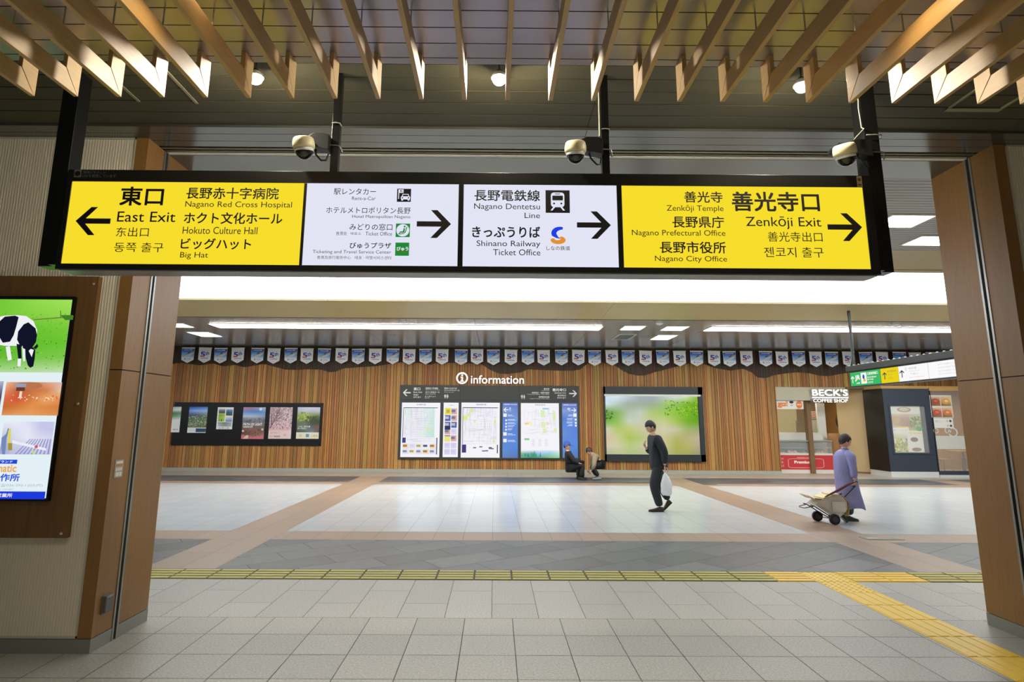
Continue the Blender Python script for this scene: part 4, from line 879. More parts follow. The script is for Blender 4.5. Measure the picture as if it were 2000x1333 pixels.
# ================================================================ large lit landscape screen
VY = WY - .10
BS = thing('video_wall', 'large dark framed lit landscape picture on the timber wall', 'screen', (5.06, VY, .38))
q = bx(1180.5, 756, 1375.5, 902, VY); P4 = bx(1183.5, 774.5, 1366.5, 888.5, VY); mb = MB()
FM = mat('blue_black_frame', (36, 44, 48), .4)
mb.box(q[0], q[2], VY, VY + .03, P4[3] + .06, q[3], 0); mb.box(q[0], q[2], VY, VY + .03, q[1], P4[1], 0); mb.box(q[0], P4[0], VY, WY - .018, q[1], q[3], 0); mb.box(P4[2], q[2], VY, VY + .03, q[1], q[3], 0); mb.box(q[0], q[2], VY + .06, WY - .018, q[1], q[3], 0)
mb.box(P4[2] - .01, P4[2] + .12, VY + .03, VY + .06, q[1], q[3], 0)
mb.build('frame', [FM], BS)
mb = MB(); mb.box(q[0] + .02, P4[2] + .08, VY - .002, VY + .05, P4[3], P4[3] + .06, 0); mb.build('light_bar', [mat('pale_metal_bar', (205, 212, 206), .4, metal=.3)], BS)
mb = MB(); fv = front(VY + .04)
mb.grid(fv, P4[0], P4[1], P4[2], P4[3], [
 [(205, 232, 250), (222, 240, 252), (200, 210, 225), (170, 180, 195), (165, 175, 190), (190, 200, 205), (215, 225, 235), (215, 230, 190), (150, 200, 70)],
 [(215, 232, 240), (190, 205, 200), (165, 180, 165), (165, 180, 160), (160, 180, 150), (165, 195, 130), (150, 195, 100), (130, 185, 50), (110, 165, 30)],
 [(110, 155, 70), (140, 185, 100), (185, 200, 175), (200, 208, 190), (180, 205, 125), (165, 205, 95), (150, 200, 75), (130, 190, 50), (100, 160, 35)],
 [(120, 175, 70), (150, 195, 95), (205, 212, 195), (205, 208, 185), (195, 205, 140), (205, 208, 150), (170, 200, 90), (120, 180, 50), (110, 165, 45)],
 [(215, 210, 190), (185, 205, 110), (195, 208, 120), (205, 205, 165), (205, 200, 165), (215, 208, 180), (205, 200, 170), (165, 185, 110), (165, 170, 120)],
 [(222, 195, 175), (205, 208, 150), (175, 200, 95), (190, 200, 130), (205, 200, 160), (205, 200, 150), (185, 185, 110), (190, 180, 130), (195, 185, 160)],
 [(215, 205, 180), (210, 210, 170), (190, 205, 130), (200, 205, 160), (210, 205, 175), (205, 200, 150), (175, 180, 85), (185, 185, 110), (185, 170, 150)],
 [(180, 185, 150), (190, 195, 150), (185, 195, 140), (190, 190, 150), (195, 190, 155), (190, 185, 140), (170, 175, 100), (165, 170, 100), (160, 150, 120)]])
mb.specks(fv, P4[2] - 1.1, P4[3] - .62, P4[2], P4[3] - .12, 90, [(110, 170, 30), (150, 205, 60), (185, 215, 70), (80, 140, 25)], .035)
mb.specks(fv, P4[0], P4[3] - .75, P4[0] + .25, P4[3] - .45, 20, [(70, 110, 40), (90, 140, 60)], .04)
mb.build('picture', [SCREEN], BS)

# ================================================================ pennants along the top of the timber wall
PNY = WY - .28
CLOTH = mat('pennant_cloth', (222, 226, 232), .65, attr=True)
PC = [368, 400.6, 432, 465.6, 503.6, 535.4, 569, 600.4, 633.4, 668, 700.6, 733.6, 767.4, 799.4, 832, 863.6, 900.6, 932, 964, 997.6, 1031, 1062, 1096.6, 1129, 1161, 1195, 1226.4, 1260, 1294, 1327, 1359.6, 1393.6, 1424, 1457, 1494, 1526, 1559, 1591.4, 1622.4, 1656, 1690, 1721, 1755, 1786, 1820, 1850]
PH, PW2, PT = .50, .205, .395
def pennant(x, zt, kind):
    r = thing('pennant', '', 'pennant', (x, PNY, zt - PH))
    f = Fr((x, PNY, zt), (1, 0, 0), (0, 0, 1)); mb = MB()
    mb.prism([f.p(u, v, .002) for u, v in ((-PW2, 0), (-PW2 * .97, -PT), (0, -PH), (PW2 * .97, -PT), (PW2, 0))][::-1], (0, .004, 0), 0, (226, 229, 234)); mb.build('cloth', [CLOTH], r)
    mb = MB(); mb.box(x - PW2 - .01, x + PW2 + .01, PNY - .004, PNY + .008, zt - .012, zt + .012, 0); mb.build('hanging_rod', [mat('cream_rod', (222, 216, 176), .5)], r)
    mb = MB(); mb.lay = 6
    if kind:
        mb.grid(f, -PW2 * .96, -.33, PW2 * .96, -.03, [[(30, 55, 160), (30, 60, 170), (25, 50, 150)], [(50, 110, 205), (55, 115, 205), (45, 95, 190)], [(110, 165, 225), (115, 170, 228), (80, 135, 205)], [(160, 200, 235), (150, 190, 230), (120, 170, 220)], [(225, 235, 242), (215, 228, 240), (200, 220, 238)]])
        mb.text(f, 'HOKURIKU 新幹線', (-.14, -.085, .14, -.05), 0, (235, 240, 250), .02)
        mb.poly(f, [(-.165, -.30), (-.14, -.30), (.10, -.25), (.19, -.18), (.19, -.11), (.12, -.13), (.02, -.15), (-.10, -.22)][::1], 0, (160, 160, 168)); mb.poly(f, [(-.165, -.30), (-.14, -.30), (.10, -.25), (.19, -.18), (.17, -.165), (.06, -.20), (-.06, -.245)], 0, (205, 205, 205)); mb.poly(f, [(-.03, -.19), (.03, -.185), (.09, -.135), (.05, -.14), (.0, -.16)], 0, (28, 36, 66))
        mb.text(f, '5', (-.10, -.395, -.06, -.34), 0, (40, 50, 100), .03); mb.text(f, 'th 北陸新幹線', (-.055, -.385, .12, -.355), 0, (120, 130, 170), .01)
    else:
        mb.text(f, 'おかげさまで', (-.14, -.115, .14, -.075), 0, (150, 156, 180), .0)
        mb.text(f, '5', (-.14, -.30, .015, -.13), 0, (45, 70, 160), .05); mb.poly(f, [(-.15, -.305), (-.01, -.305), (.005, -.275), (-.05, -.25), (-.12, -.255)], 0, (205, 110, 70)); mb.text(f, 'th', (.015, -.235, .145, -.125), 0, (50, 80, 170), .04)
        mb.poly(f, [(-.01, -.245), (.05, -.235), (.11, -.28), (.105, -.285), (.05, -.245), (-.01, -.255)], 0, (90, 80, 110)); mb.text(f, '北陸新幹線', (-.125, -.36, .125, -.325), 0, (80, 95, 150), .02)
    mb.disc(f, 0, -.43, .012, 0, (170, 176, 190)); mb.build('print', [PRINT], r)
    return r
proto = {}
cnt = {0: 0, 1: 0}
for i, u in enumerate(PC):
    k = (i + 1) % 2; p = at(u, 682, PNY); cnt[k] += 1
    lab = ('blue bullet train pennant above the timber wall, %s blue one from the left' if k else 'white pennant printed 5th above the timber wall, %s white one from the left') % ordinal(cnt[k])
    zt = 3.925 + .008 * math.sin(i * 2.3)
    if k not in proto: proto[k] = o = pennant(p.x, zt, k)
    else: o = copy_tree(proto[k]); o.location = (p.x, PNY, zt - PH)
    o.rotation_euler = (0, .02 * math.sin(i * 1.7), .05 * math.sin(i * 3.1))
    o['label'] = lab; o['group'] = 'pennants printed 5th' if not k else 'train picture pennants'
mb = MB(); mb.box(-11, 15.5, PNY - .01, PNY + .01, 3.945, 3.965, 0)
for x in range(-10, 16, 2): mb.box(x - .01, x + .01, PNY - .008, PNY + .008, 3.965, 4.013, 0)
tag(mb.build('pennant_rail', [BLACKM]), 'thin dark rail carrying the row of pennants', 'rail')

# ================================================================ hall ceiling fittings
LITE = emis('luminaire_diffuser', (255, 251, 242), L_LINE)
LSQ = emis('square_diffuser', (255, 250, 238), L_SQUARE)
LTRIM = mat('luminaire_trim', (205, 204, 198), .4)
FZ = 4.013
def luminaire(name, x0, x1, y0, y1, z, m, label, cat='light', group=None):
    r = thing(name, label, cat, ((x0 + x1) / 2, (y0 + y1) / 2, z - .012), group)
    mb = MB(); t = .03
    for a, b, c, d in ((x0 - t, x1 + t, y0 - t, y0), (x0 - t, x1 + t, y1, y1 + t), (x0 - t, x0, y0, y1), (x1, x1 + t, y0, y1)): mb.box(a, b, c, d, z - .012, z - .001, 0)
    mb.build('trim_frame', [LTRIM], r)
    dr = .020 if name == 'line_light' else .008
    mb = MB(); mb.box(x0, x1, y0, y1, z - dr, z - .001, 0); mb.build('diffuser', [m], r)
luminaire('line_light', -7.38, 2.55, 9.38, 9.95, FZ, LITE, 'long line light in the dark hall ceiling on the left', group='line lights of the dark ceiling')
luminaire('line_light', 5.32, 13.6, 9.35, 9.95, FZ, LITE, 'long line light in the dark hall ceiling on the right', group='line lights of the dark ceiling')
for x0, x1, y0, y1, lab in ((3.11, 3.63, 9.30, 9.92, 'square light panel next to the right end of the left line light'), (4.18, 4.73, 9.32, 9.95, 'square light panel next to the left end of the right line light'), (4.38, 4.90, 10.85, 11.75, 'square light panel nearer the timber wall, beside the ceiling vent'), (-8.60, -8.06, 9.40, 9.98, 'square light panel past the left end of the left line light'), (-8.70, -8.12, 10.86, 11.72, 'square light panel nearest the left pillar and the pennants')):
    luminaire('square_light', x0, x1, y0, y1, FZ, LSQ, lab, group='square lights of the dark ceiling')
luminaire('square_light', 4.39, 4.88, 1.08, 1.49, HZ, LSQ, 'large square light panel in the boarded ceiling right of the sign', group='square lights of the boarded ceiling')
luminaire('square_light', 5.27, 5.80, 1.84, 2.22, HZ, LSQ, 'square light panel in the boarded ceiling behind the right pillar edge', group='square lights of the boarded ceiling')
V = thing('ceiling_vent', 'grey rectangular vent in the dark ceiling between square lights', 'vent', (3.5, 11.3, FZ - .012)); mb = MB()
for a, b, c, d in ((3.25, 3.76, 10.76, 10.8), (3.25, 3.76, 11.8, 11.84), (3.25, 3.29, 10.8, 11.8), (3.72, 3.76, 10.8, 11.8)): mb.box(a, b, c, d, FZ - .014, FZ - .001, 0)
mb.build('frame', [LTRIM], V); mb = MB()
for k in range(9): mb.box(3.29, 3.72, 10.82 + k * .11, 10.88 + k * .11, FZ - .008, FZ - .001, 0)
mb.build('grille', [mat('vent_grille', (120, 122, 124), .4)], V)
for u, v, lab in ((787, 630, 'white smoke detector left of the middle of the dark ceiling'), (1288, 633, 'white smoke detector near the square lights'), (1750, 636, 'white smoke detector on the dark ceiling near the right pillar')):
    p = atz(u, v, FZ - .02); mb = MB(); mb.lathe([(.09, .045), (.09, .03), (.06, .012), (.05, 0), (0, 0)], (p.x, p.y, FZ - .046), seg=18); tag(mb.build('smoke_detector', [mat('white_plastic', (226, 226, 222), .4)]), lab, 'smoke detector', 'smoke detectors of the dark ceiling')
for u, v, lab in ((764, 655, 'flat ceiling speaker disc above the information board'), (1260, 658, 'flat ceiling speaker disc between the vent and a square light'), (1807, 661, 'flat ceiling speaker disc near the right pillar')):
    p = atz(u, v, FZ); mb = MB(); mb.lathe([(.13, .008), (.13, .002), (.11, 0), (0, 0)], (p.x, p.y, FZ - .009), seg=20); tag(mb.build('ceiling_speaker', [mat('speaker_grey', (150, 152, 152), .35, metal=.4)]), lab, 'speaker', 'speakers of the dark ceiling')

# ================================================================ hanging gate sign on the right, seen edge on
JX, JY0, JY1, JZ = 7.50, 7.40, 3.9, 2.385
JS = thing('gate_sign', 'hanging sign with green, yellow and white lit panels beside the right pillar', 'sign', (JX, 5.6, JZ))
mb = MB(); mb.box(JX, JX + .16, JY1, JY0, JZ, JZ + .345, 0); mb.box(JX - .05, JX + .21, JY1, JY0 + .02, JZ + .345, JZ + .46, 0); mb.build('housing', [mat('dark_grey_housing', (64, 68, 68), .4, metal=.3)], JS, bevel=.004)
for y in (JY0 - .08, JY1 + .4):
    mb = MB(); mb.tube([(JX + .08, y, 4.07), (JX + .08, y, JZ + .75), (JX + .07, y, JZ + .6), (JX + .03, y - .04, JZ + .46)], [.03, .03, .035, .06], 10); mb.build('hanger_pole', [mat('dark_grey_housing', (64, 68, 68))], JS)
mb = MB()
for k in range(22): mb.ball((JX - .03, JY0 - .1 - k * .16, JZ + .465), (.016, .03, .014), 8, 6)
mb.build('cap_bolts', [mat('pale_cap', (215, 216, 210), .4)], JS)
fj = Fr((JX, JY0, JZ), (0, -1, 0), (0, 0, 1))
JP = [(.05, 1.05, 'GREEN'), (1.065, 1.58, 'YEL'), (1.59, 2.36, 'W'), (2.37, 3.42, 'W')]
JM = {'GREEN': emis('green_gate_panel', (70, 200, 110), .85), 'YEL': emis('yellow_gate_panel', (250, 225, 30), .85), 'W': emis('white_gate_panel', (250, 250, 250), 1.0)}
lab = ['green lit panel with railway letters and arrow', 'yellow lit panel with arrow', 'white lit panel with elevator mark', 'white lit panel with small green marks']
fo = Fr(fj.p(0, 0, .004), (0, -1, 0), (0, 0, 1)); WJ = emis('white_gate_letter', (255, 255, 255), .95); JI = mat('gate_ink', (60, 62, 60), .6); JG = emis('pale_gate_letter', (205, 206, 205), .9)
for i, (a, b, m) in enumerate(JP):
    mb = MB(); mb.obox(fj, a, b, .03, .315, .0, .004, 0); o = mb.build('sign_panel', [JM[m]], JS); o['label'] = lab[i]
    def up(mb, x, y, h, m):
        mb.poly(fo, [(x - .012, y), (x + .012, y), (x + .012, y + h * .9), (x - .012, y + h * .9)], m, w=.001); mb.poly(fo, [(x - .06, y + h * .55), (x, y + h * .8), (x, y + h), (x - .06, y + h * .72)], m, w=.001); mb.poly(fo, [(x, y + h * .8), (x + .06, y + h * .55), (x + .06, y + h * .72), (x, y + h)], m, w=.001)
    mb = MB(); L = []
    if i == 0:
        up(mb, .13, .09, .15, 0); mb.text(fo, 'JR', (.21, .12, .39, .25), 0, None, .05, w=.001); mb.text(fo, 'JR線', (.25, .06, .37, .1), 0, None, .03, w=.001); mb.rect(fo, .42, .06, .61, .285, 0, w=.0008); mb.disc(fo, .51, .2, .035, 1, w=.0012, ry=.05); mb.disc(fo, .53, .13, .04, 2, w=.0012, ry=.035)
        mb.text(fo, '北陸新幹線口', (.63, .225, .98, .285), 0, None, .02, w=.001); mb.text(fo, 'Hokuriku Shinkansen', (.63, .165, .92, .2), 0, None, .02, w=.001); mb.text(fo, '新干线', (.63, .115, .82, .15), 0, None, .02, w=.001); mb.text(fo, '신칸센', (.63, .06, .8, .095), 0, None, .02, w=.001); mats = [WJ, emis('gate_blue', (60, 90, 200), .8), emis('gate_orange', (250, 190, 60), .9)]
    elif i == 1:
        up(mb, 1.18, .1, .14, 0); mb.text(fo, '東急百貨店', (1.27, .23, 1.53, .27), 1, None, .01, w=.001); mb.text(fo, 'Exit', (1.3, .17, 1.4, .2), 1, None, 0, w=.001); mb.text(fo, '百货店', (1.3, .1, 1.42, .13), 1, None, 0, w=.001); mats = [JI, mat('gate_ochre', (190, 150, 30), .6)]
    elif i == 2:
        up(mb, 1.68, .1, .14, 0); mb.ring(fo, 1.80, .25, .026, .032, 0, w=.001, seg=4); mb.text(fo, '待合室', (1.87, .235, 2.08, .275), 1, None, .01, w=.001); mb.text(fo, 'Waiting Room', (1.87, .19, 2.15, .215), 1, None, 0, w=.001); mb.text(fo, '千曲川', (1.9, .13, 2.1, .17), 1, None, 0, w=.001); mb.text(fo, 'Shop and Restaurant', (1.87, .075, 2.25, .1), 2, None, 0, w=.001); mats = [JI, JG, emis('gate_pink', (240, 190, 170), .9)]
    else:
        for y in (.245, .19, .13, .08): mb.text(fo, 'みどりの窓口 Ticket', (2.6, y, 3.05, y + .03), 0, None, 0, w=.001)
        mb.rect(fo, 3.12, .15, 3.22, .18, 1, w=.001); mb.rect(fo, 3.12, .07, 3.22, .12, 1, w=.001); mb.rect(fo, 3.15, .21, 3.24, .28, 0, w=.001); mats = [JG, emis('gate_green', (90, 190, 110), .9)]
    mb.build('lettering', mats, o)

# ================================================================ coffee shop opening on the right of the timber wall
SB = mat('shop_beige', (196, 170, 124), .5)
CREAM = mat('shop_cream', (222, 212, 186), .55)
STL = mat('shop_metal', (176, 178, 172), .35, metal=.6)
mb = MB()
mb.box(9.06, 18, 17.6, 17.7, 0, 3.0, 0); mb.box(9.02, 9.08, 14.27, 17.6, 0, 2.8, 0); mb.box(9.02, 18, 14.27, 17.7, 2.80, 2.9, 1)
mb.box(12.6, 18, 16.6, 16.7, 0, 2.8, 2); mb.box(12.5, 12.6, 14.3, 17.6, 0, 2.8, 2)
struct(mb, 'wall_inner', [CREAM, mat('shop_ceiling', (226, 222, 210), .6), mat('shop_ochre', (204, 158, 98), .6)], 'cream inner walls and ceiling of the coffee shop')
luminaire('shop_light', 9.6, 11.6, 15.0, 15.5, 2.80, emis('shop_diffuser', (255, 244, 222), 9), 'bright light panel on the coffee shop ceiling behind the white lettering')
luminaire('shop_light', 14.0, 16.8, 14.5, 15.1, 2.80, emis('shop_diffuser', (255, 244, 222), 9), 'added unseen light panel on the shop ceiling above the dining chairs')  # unseen panel added to brighten the dark room behind the shop window
mb = MB(); mb.box(9.08, 11.5, WY + .02, WY + .3, 2.37, 2.79, 0); mb.box(9.08, 11.5, WY - .02, WY + .3, 2.35, 2.38, 1)
struct(mb, 'trim_7', [mat('shop_header', (190, 184, 160), .5), STL], 'pale header over the coffee shop opening')
# shop name in lit letters
q = bx(1586, 760.5, 1656, 774, WY - .1); q2 = bx(1588.5, 779.5, 1656, 786.5, WY - .1); f9 = front(WY - .1)
N = thing('shop_sign', 'glowing white coffee shop lettering over the opening on the right', 'sign', (q[0], WY - .1, q2[1])); SL = emis('shop_letter', (255, 253, 248), 1.3); SG = mat('shop_letter_return', (120, 118, 110), .5)
mb = MB(); mb.text(f9, "BECK'S", q, 0, None, .045, w=0); mb.text(front(WY - .085), "BECK'S", (q[0] - .012, q[1] - .012, q[2] + .012, q[3] + .012), 1, None, .075, w=0); mb.build('lettering', [SL, SG], N)
mb = MB(); mb.obox(f9, q[0], q[2], q[1] - .07, q[1] - .03, -.02, 0, 0); mb.build('underline', [SL], N)
mb = MB(); mb.text(f9, 'COFFEE SHOP', q2, 0, None, .035, w=0); mb.text(front(WY - .085), 'COFFEE SHOP', (q2[0] - .01, q2[1] - .01, q2[2] + .01, q2[3] + .01), 1, None, .07, w=0); mb.build('lettering', [SL, SG], N)
mb = MB(); mb.obox(f9, q[0] - .02, q[2] + .1, q[1] - .12, q[1] - .09, -.08, -.03, 0); mb.build('carrier_bar', [STL], N)
# banner "go!"
q = bx(1517.5, 781, 1569, 799.5, WY + .05); q = (9.10, q[1], q[2], q[3]); f = Fr((q[0], WY + .05, q[1]), (q[2] - q[0], 0, 0), (0, 0, q[3] - q[1])); mb = MB()
mb.obox(f, 0, 1, 0, 1, -.01, 0, 0, (226, 224, 216)); mb.text(f, 'go!', (.04, .12, .42, .85), 0, (226, 128, 50), .03); mb.poly(f, [(.52, .2), (.6, .2), (.63, .7), (.49, .7)], 0, (235, 235, 232)); mb.disc(f, .56, .72, .08, 0, (45, 34, 28), ry=.14); mb.poly(f, [(.52, .3), (.6, .3), (.61, .5), (.51, .5)], 0, (180, 190, 185)); mb.disc(f, .84, .47, .115, 0, (228, 120, 60), ry=.42); mb.text(f, 'TAKE OUT', (.75, .4, .93, .55), 0, (240, 225, 205), .03)
tag(mb.build('shop_banner', [PRINT]), 'white banner with orange word go! and a coffee cup', 'banner')
# display counter
CT = thing('display_counter', 'glass topped shop counter with a red front panel', 'counter', (10.1, 14.6, 0)); XC0, XC1 = 9.10, 10.95
mb = MB(); mb.box(XC0, XC1, 14.45, 15.1, .0, .64, 0); mb.box(XC0, XC1, 14.42, 15.12, 1.02, 1.06, 1); mb.box(XC0, XC1, 14.5, 15.1, .80, .82, 1); mb.box(XC0, XC1, 14.95, 15.0, .64, 1.3, 0); mb.build('body', [mat('counter_white', (214, 214, 206), .4), STL], CT)
mb = MB(); fr_ = Fr((XC0, 14.445, .12), (XC1 - XC0, 0, 0), (0, 0, .46)); mb.obox(fr_, 0, 1, 0, 1, -.004, 0, 0, (196, 52, 56)); mb.lay = 2
mb.text(fr_, 'PREMIUM COFFEE', (.36, .8, .62, .86), 0, (235, 215, 205), .01); mb.text(fr_, 'Premium', (.3, .42, .62, .62), 0, (240, 235, 228), .03)
P = rrect(.2, .14, .82, .74, .08, 3)
for a, b in zip(P, P[1:] + P[:1]):
    n = (Vector((b[1] - a[1], a[0] - b[0], 0)).normalized() if a != b else Vector((0, 0, 0))); mb.poly(fr_, [a, b, (b[0] + n.x * .008, b[1] + n.y * .025), (a[0] + n.x * .008, a[1] + n.y * .025)][::-1], 0, (232, 205, 190), w=.0016)
for k, t in enumerate(('NEW', 'OK', 'MILK')): mb.text(fr_, t, (.02, .66 - .24 * k, .12, .82 - .24 * k), 0, (232, 190, 180), .0)
mb.build('front_panel', [PRINT], CT)
mb = MB(); mb.box(XC0, XC1, 14.46, 14.47, .64, 1.02, 0); mb.build('glass', [mat('counter_glass', (240, 245, 245), .03, alpha=.14)], CT)
GO = [('cake_tray', (150, 120, 70)), ('cake_tray', (216, 200, 160)), ('cake_tray', (120, 84, 56)), ('cake_tray', (206, 160, 70))]
for k, (n, c) in enumerate(GO):
    x = XC0 + .2 + k * .45; mb = MB(); mb.box(x - .16, x + .16, 14.6, 14.85, .642, .655, 0, (220, 220, 216))
    for j in range(3): mb.lathe([(.05, 0), (.055, .03), (.04, .07), (0, .08)], (x - .1 + j * .1, 14.72, .655), seg=10, m=0, col=c)
    tag(mb.build(n, [PRINT]), ['tray of brown buns at the left end of the shop counter', 'tray of pale cakes second from the left in the shop counter', 'tray of dark cakes third from the left in the shop counter', 'tray of yellow cakes at the right end of the shop counter'][k], 'food tray', 'trays in the shop counter')
# back of the shop: cupboards, curtain columns, menu board
for x0, x1, c, lab in ((9.15, 9.55, (206, 196, 160), 'pale cupboard at the left end behind the shop counter'), (9.58, 9.85, (232, 230, 214), 'white fridge standing behind the shop counter'), (10.25, 11.0, (214, 206, 166), 'cream cupboard with double doors behind the shop counter')):
    t = thing('shop_cupboard', lab, 'cupboard', ((x0 + x1) / 2, 16.9, 0)); mb = MB(); mb.box(x0, x1, 16.7, 17.3, 0, 2.3, 0); mb.build('body', [mat('cupboard_%d' % c[2], c, .5)], t)
    mb = MB(); mb.box(x0 + .02, x1 - .02, 16.68, 16.7, .1, 1.15, 0); mb.build('door', [mat('cupboard_%d' % c[2], c)], t); mb = MB(); mb.box(x0 + .02, x1 - .02, 16.68, 16.7, 1.18, 2.26, 0); mb.build('door', [mat('cupboard_%d' % c[2], c)], t)
    mb = MB(); mb.box(x1 - .06, x1 - .04, 16.64, 16.68, 1.3, 1.7, 0); mb.build('handle', [STL], t)
mb = MB(); mb.box(9.9, 10.2, 16.9, 17.3, 1.1, 2.3, 0); mb.box(9.9, 10.2, 16.9, 17.3, 0, 1.0, 1); mb.box(9.95, 10.15, 16.95, 17.25, 1.0, 1.1, 1)
tag(mb.build('coffee_machine_stand', [mat('dark_brown_box', (72, 50, 36), .5), mat('counter_white', (214, 214, 206))]), 'tall dark brown stand between the shop cupboards', 'stand')
mb = MB(); p = at(1575, 800, 14.5); mb.box(p.x - .07, p.x + .07, 14.35, 14.55, 0, 2.36, 0); struct(mb, 'trim_8', [mat('shop_post', (120, 92, 60), .5)], 'brown post in the middle of the coffee shop opening')
mb = MB(); p = at(1606, 830, 15.2); mb.box(p.x - .13, p.x + .13, 15.2, 15.3, .9, 2.3, 0); struct(mb, 'door_1', [mat('white_shop_door', (226, 228, 222), .5)], 'white door at the back of the coffee shop')
q = bx(1583, 804, 1600, 818, 15.6); mb = MB(); f = front(15.6); mb.obox(f, q[0], q[2], q[1], q[3], -.02, 0, 0, (206, 200, 178)); mb.lay = 2
for k in range(4): mb.rect(f, q[0] + .03, q[1] + .03 + k * .055, q[2] - .04, q[1] + .055 + k * .055, 0, (188, 70, 66))
mb.box(q[0], q[2], 15.62, 15.66, q[1] - 1.2, q[1], 0, (206, 200, 178)); tag(mb.build('menu_stand', [PRINT]), 'cream menu board with red lines at the coffee shop entrance', 'menu board')
p = at(1646, 822, 15.2); mb = MB(); mb.ball((p.x, 15.2, p.z), (.24, .14, .36), 16, 12, 0); mb.tube([(p.x, 15.2, p.z + .3), (p.x, 15.2, 2.8)], .012, 6, 0)
tag(mb.build('hanging_lampshade', [mat('dark_brown_shade', (62, 46, 32), .6)]), 'dark brown hanging shade in the coffee shop behind the lavender coat', 'lamp shade')
p = at(1600, 862, 14.9); mb = MB(); mb.lathe([(.16, 0), (.2, .08), (.22, .9), (.21, 1.15), (.17, 1.28), (.0, 1.28)], (11.22, 14.75, .0), seg=16); tag(mb.build('brown_paper_sack', [mat('brown_sack', (150, 108, 62), .7)]), 'tall brown paper sack standing at the right end of the shop counter', 'sack')
# beige sliding partition and dark blue poster case
mb = MB(); mb.prism([(11.50, 14.95, .02), (12.32, 14.22, .02), (12.32, 14.22, 2.74), (11.50, 14.95, 2.74)], (.03, .04, 0), 0); mb.prism([(11.505, 14.94, .0), (12.32, 14.215, .0), (12.32, 14.215, .05), (11.505, 14.94, .05)], (.03, .04, 0), 1); mb.box(11.4, 12.4, 14.1, 14.98, 2.74, 2.80, 1)
struct(mb, 'wall_partition', [SB, mat('partition_shoe', (120, 92, 60), .5)], 'beige partition between the coffee shop and the dark blue case')
CASE_Y = 13.2; NAVY = mat('dark_blue_grey_metal', (62, 70, 82), .4, metal=.2)
CA = thing('poster_case', 'dark blue grey poster case with food pictures right of the beige partition', 'display case', (12.7, CASE_Y, 0))
cx0, cx1 = 11.985, 13.44; q = bx(1743, 793.5, 1811, 885, CASE_Y)
mb = MB(); mb.box(cx0, cx1, CASE_Y + .05, 14.2, .17, 2.70, 0); mb.box(cx0, cx1, CASE_Y, CASE_Y + .05, q[3], 2.70, 0); mb.box(cx0, cx1, CASE_Y, CASE_Y + .05, .17, q[1], 0); mb.box(cx0, q[0], CASE_Y, CASE_Y + .05, q[1], q[3], 0); mb.box(q[2], cx1, CASE_Y, CASE_Y + .05, q[1], q[3], 0); mb.build('cabinet', [NAVY], CA, bevel=.004)
mb = MB(); mb.box(cx0 - .012, cx0, CASE_Y + .0, 14.2, .17, 2.70, 0); mb.build('side_panel', [mat('black_side_panel', (26, 24, 22), .4)], CA)
mb = MB(); mb.box(cx0, cx1 + .01, CASE_Y - .01, 14.2, 0, .17, 0); mb.build('plinth', [mat('pale_plinth', (206, 208, 208), .4)], CA)
mb = MB()
for a, b, c, d in ((q[0] - .06, q[2] + .06, q[3], q[3] + .05), (q[0] - .06, q[2] + .06, q[1] - .05, q[1]), (q[0] - .06, q[0], q[1], q[3]), (q[2], q[2] + .06, q[1], q[3])): mb.box(a, b, CASE_Y - .02, CASE_Y, c, d, 0)
mb.build('door_frame', [NAVY], CA, bevel=.004)
mb = MB(); f = Fr((q[0], CASE_Y + .045, q[1]), (q[2] - q[0], 0, 0), (0, 0, q[3] - q[1])); mb.lay = 2; mb.rect(f, 0, 0, 1, 1, 0, (20, 24, 26)); mb.rect(f, 0, 0, .88, 1, 0, (226, 226, 214))
mb.disc(f, .42, .92, .2, 0, (176, 110, 60), ry=.055); mb.disc(f, .42, .925, .15, 0, (200, 196, 180), ry=.04); mb.grid(f, 0, .47, .88, .83, [[(214, 205, 180), (205, 190, 160), (214, 214, 190)], [(176, 146, 100), (186, 140, 125), (176, 180, 110)], [(200, 180, 140), (170, 125, 115), (140, 165, 90)], [(225, 222, 214), (205, 195, 130), (150, 180, 110)]])
for k in range(14): a = .3 + .025 * k; mb.poly(f, [(a, .56), (a + .012, .56), (a + .1, .76), (a + .09, .76)], 0, (190, 150, 140) if k % 2 else (170, 120, 112))
mb.disc(f, .14, .7, .13, 0, (196, 166, 116), ry=.08); mb.specks(f, .55, .56, .86, .78, 50, [(130, 160, 70), (190, 200, 120), (90, 120, 60)], .04); mb.disc(f, .8, .51, .1, 0, (70, 160, 80), ry=.05); mb.rect(f, .02, .43, .5, .53, 0, (232, 232, 226)); mb.text(f, 'モーニング', (.05, .46, .45, .5), 0, (150, 150, 140), .01); mb.rect(f, .15, .53, .5, .555, 0, (235, 205, 50)); mb.rect(f, .5, .405, .86, .43, 0, (235, 215, 80))
mb.grid(f, 0, .0, .42, .4, [[(214, 205, 180), (226, 226, 214)], [(190, 180, 90), (160, 170, 90)], [(205, 190, 140), (190, 170, 140)]]); mb.rect(f, .45, .02, .86, .385, 0, (228, 226, 216)); mb.disc(f, .62, .28, .11, 0, (120, 92, 70), ry=.05); mb.disc(f, .66, .07, .14, 0, (150, 110, 76), ry=.04); mb.specks(f, .02, .02, .42, .3, 50, [(205, 200, 60), (120, 150, 60), (225, 220, 200)], .05); mb.rect(f, .0, .0, .88, .012, 0, (110, 180, 80))
mb.build('poster_print', [PRINT], CA)
mb = MB(); mb.box(q[0], q[2], CASE_Y + .012, CASE_Y + .018, q[1], q[3], 0); mb.build('glass', [mat('counter_glass', (240, 245, 245))], CA)
